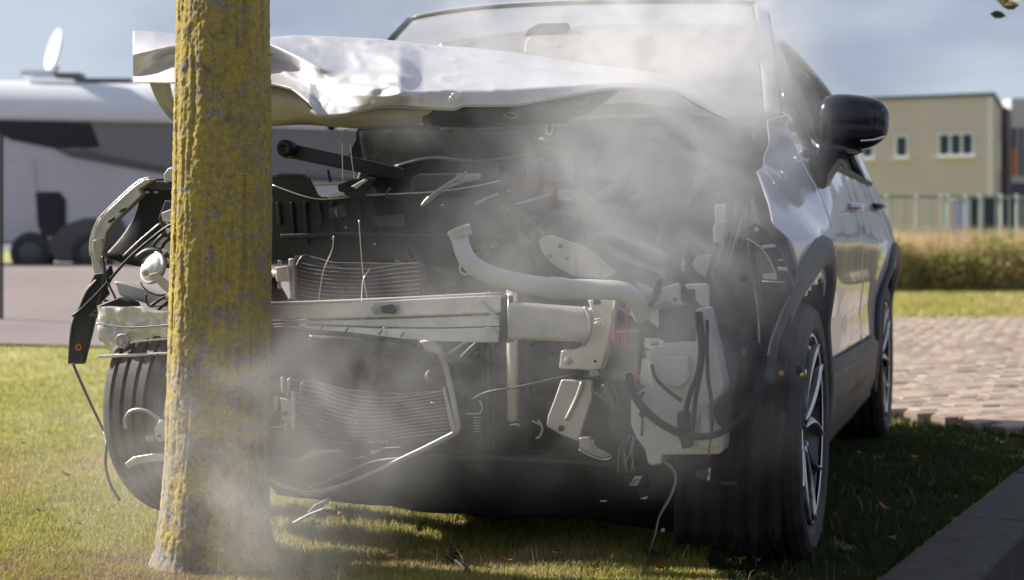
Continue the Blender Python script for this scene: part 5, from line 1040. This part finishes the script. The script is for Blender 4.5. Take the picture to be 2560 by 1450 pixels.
# loose scrap on the grass
dm = empty('metal_scrap', P(800, 1275, 4.2), 'torn pale trim piece lying in the grass behind the tree', 'scrap')
GD = 4.15
MB().prism([P(*p, GD) for p in [(768, 1282), (786, 1262), (822, 1246), (826, 1252), (806, 1270), (780, 1284)]], Vector((0, .02, .004))).build('torn_edge', M['zinc'], dm, bevel=.002)
MB().prism([P(*p, GD - .04) for p in [(730, 1308), (770, 1286), (808, 1272), (806, 1277), (770, 1294), (736, 1310)]], Vector((0, .012, .002))).build('strip', M['zinc'], dm, bevel=.001)
MB().tube([P(782, 1300, GD - .02), P(842, 1277, GD + .1)], .0022, 6).build('rod', M['alu'], dm)
d2_ = empty('wire_scrap', P(880, 1262, 4.3), 'thin broken silver rod lying right of the torn trim', 'scrap'); MB().tube([P(866, 1267, 4.3), P(902, 1254, 4.3)], .002, 6, sub=1).build('rod', M['alu'], d2_)
rh = empty('rubber_hose', P(1130, 1410, 3.9), 'short black rubber hose lying on the grass in front of the car', 'hose'); MB().tube([P(1118, 1388, 3.95), P(1140, 1402, 3.85), P(1160, 1420, 3.78), P(1172, 1440, 3.72)], .008, 10).build('hose_piece', M['cable'], rh, smooth=True)

# ------------------------------------------------------------------ smoke
SMOKE = [  # centre (px, py, depth), radii in m, weight
    (1690, 120, 4.1, .42, .35, .36, .85), (1560, 50, 4.35, .6, .3, .34, .6), (1250, 60, 4.6, .55, .3, .25, .35), (1770, 300, 3.9, .30, .3, .30, 1.35), (1850, 180, 4.0, .20, .28, .42, .6),
    (1620, 440, 3.75, .36, .3, .30, 1.1), (1720, 560, 3.6, .34, .25, .32, 1.15), (1850, 740, 3.45, .20, .18, .24, .7), (1430, 560, 3.7, .40, .3, .30, .50), (1180, 700, 3.6, .38, .3, .26, .26),
    (1000, 950, 3.55, .38, .3, .28, .44), (830, 1060, 3.55, .34, .3, .28, .38), (590, 1230, 3.4, .34, .25, .32, .34), (650, 1340, 3.4, .30, .22, .16, .28), (1350, 300, 3.95, .34, .2, .18, .35), (1500, 700, 3.5, .3, .2, .3, .35), (380, 1150, 3.6, .40, .3, .34, .16),
    (1640, 780, 3.55, .36, .25, .30, .55), (1400, 960, 3.55, .38, .25, .26, .42), (1740, 1060, 3.35, .26, .2, .18, .28), (1010, 330, 3.9, .12, .15, .05, .5), (1380, 400, 3.8, .24, .2, .22, .4)]
def smoke_mat(dens):
    m = bpy.data.materials.new('smoke'); m.use_nodes = True; nt = m.node_tree; N = nt.nodes; Lk = nt.links
    for n in list(N): N.remove(n)
    out = N.new('ShaderNodeOutputMaterial'); pv = N.new('ShaderNodeVolumePrincipled'); pv.inputs['Color'].default_value = (.93, .93, .94, 1); pv.inputs['Anisotropy'].default_value = .15; Lk.new(pv.outputs[0], out.inputs['Volume'])
    geo = N.new('ShaderNodeNewGeometry')
    tot = None
    for px, py, D, rx, ry, rz, w in SMOKE:
        c = P(px, py, D); s1 = N.new('ShaderNodeVectorMath'); s1.operation = 'SUBTRACT'; Lk.new(geo.outputs['Position'], s1.inputs[0]); s1.inputs[1].default_value = c
        s2 = N.new('ShaderNodeVectorMath'); s2.operation = 'MULTIPLY'; Lk.new(s1.outputs[0], s2.inputs[0]); s2.inputs[1].default_value = (1 / rx, 1 / ry, 1 / rz)
        s3 = N.new('ShaderNodeVectorMath'); s3.operation = 'LENGTH'; Lk.new(s2.outputs[0], s3.inputs[0])
        mr = N.new('ShaderNodeMapRange'); mr.interpolation_type = 'SMOOTHSTEP'; mr.inputs[1].default_value = 1.35; mr.inputs[2].default_value = 0; mr.inputs[3].default_value = 0; mr.inputs[4].default_value = w; Lk.new(s3.outputs['Value'], mr.inputs[0])
        if tot is None: tot = mr.outputs[0]
        else: a = N.new('ShaderNodeMath'); a.operation = 'ADD'; Lk.new(tot, a.inputs[0]); Lk.new(mr.outputs[0], a.inputs[1]); tot = a.outputs[0]
    no = N.new('ShaderNodeTexNoise'); no.inputs['Scale'].default_value = 4.6; no.inputs['Detail'].default_value = 5; no.inputs['Roughness'].default_value = .6; no.inputs['Distortion'].default_value = .9; Lk.new(geo.outputs['Position'], no.inputs['Vector'])
    nr = N.new('ShaderNodeMapRange'); nr.inputs[1].default_value = .42; nr.inputs[2].default_value = .72; nr.inputs[3].default_value = .17; nr.inputs[4].default_value = 2.9; Lk.new(no.outputs[0], nr.inputs[0])
    mu = N.new('ShaderNodeMath'); mu.operation = 'MULTIPLY'; Lk.new(tot, mu.inputs[0]); Lk.new(nr.outputs[0], mu.inputs[1])
    m2 = N.new('ShaderNodeMath'); m2.operation = 'MULTIPLY'; m2.inputs[1].default_value = dens; Lk.new(mu.outputs[0], m2.inputs[0]); Lk.new(m2.outputs[0], pv.inputs['Density']); return m
b = MB().box((0, 3.75, .80), 2.5, 2.0, 1.76); sm = b.build('smoke', smoke_mat(1.6)); tag(sm, 'pale smoke drifting from the engine bay over bonnet and windscreen', 'smoke', kind='stuff')
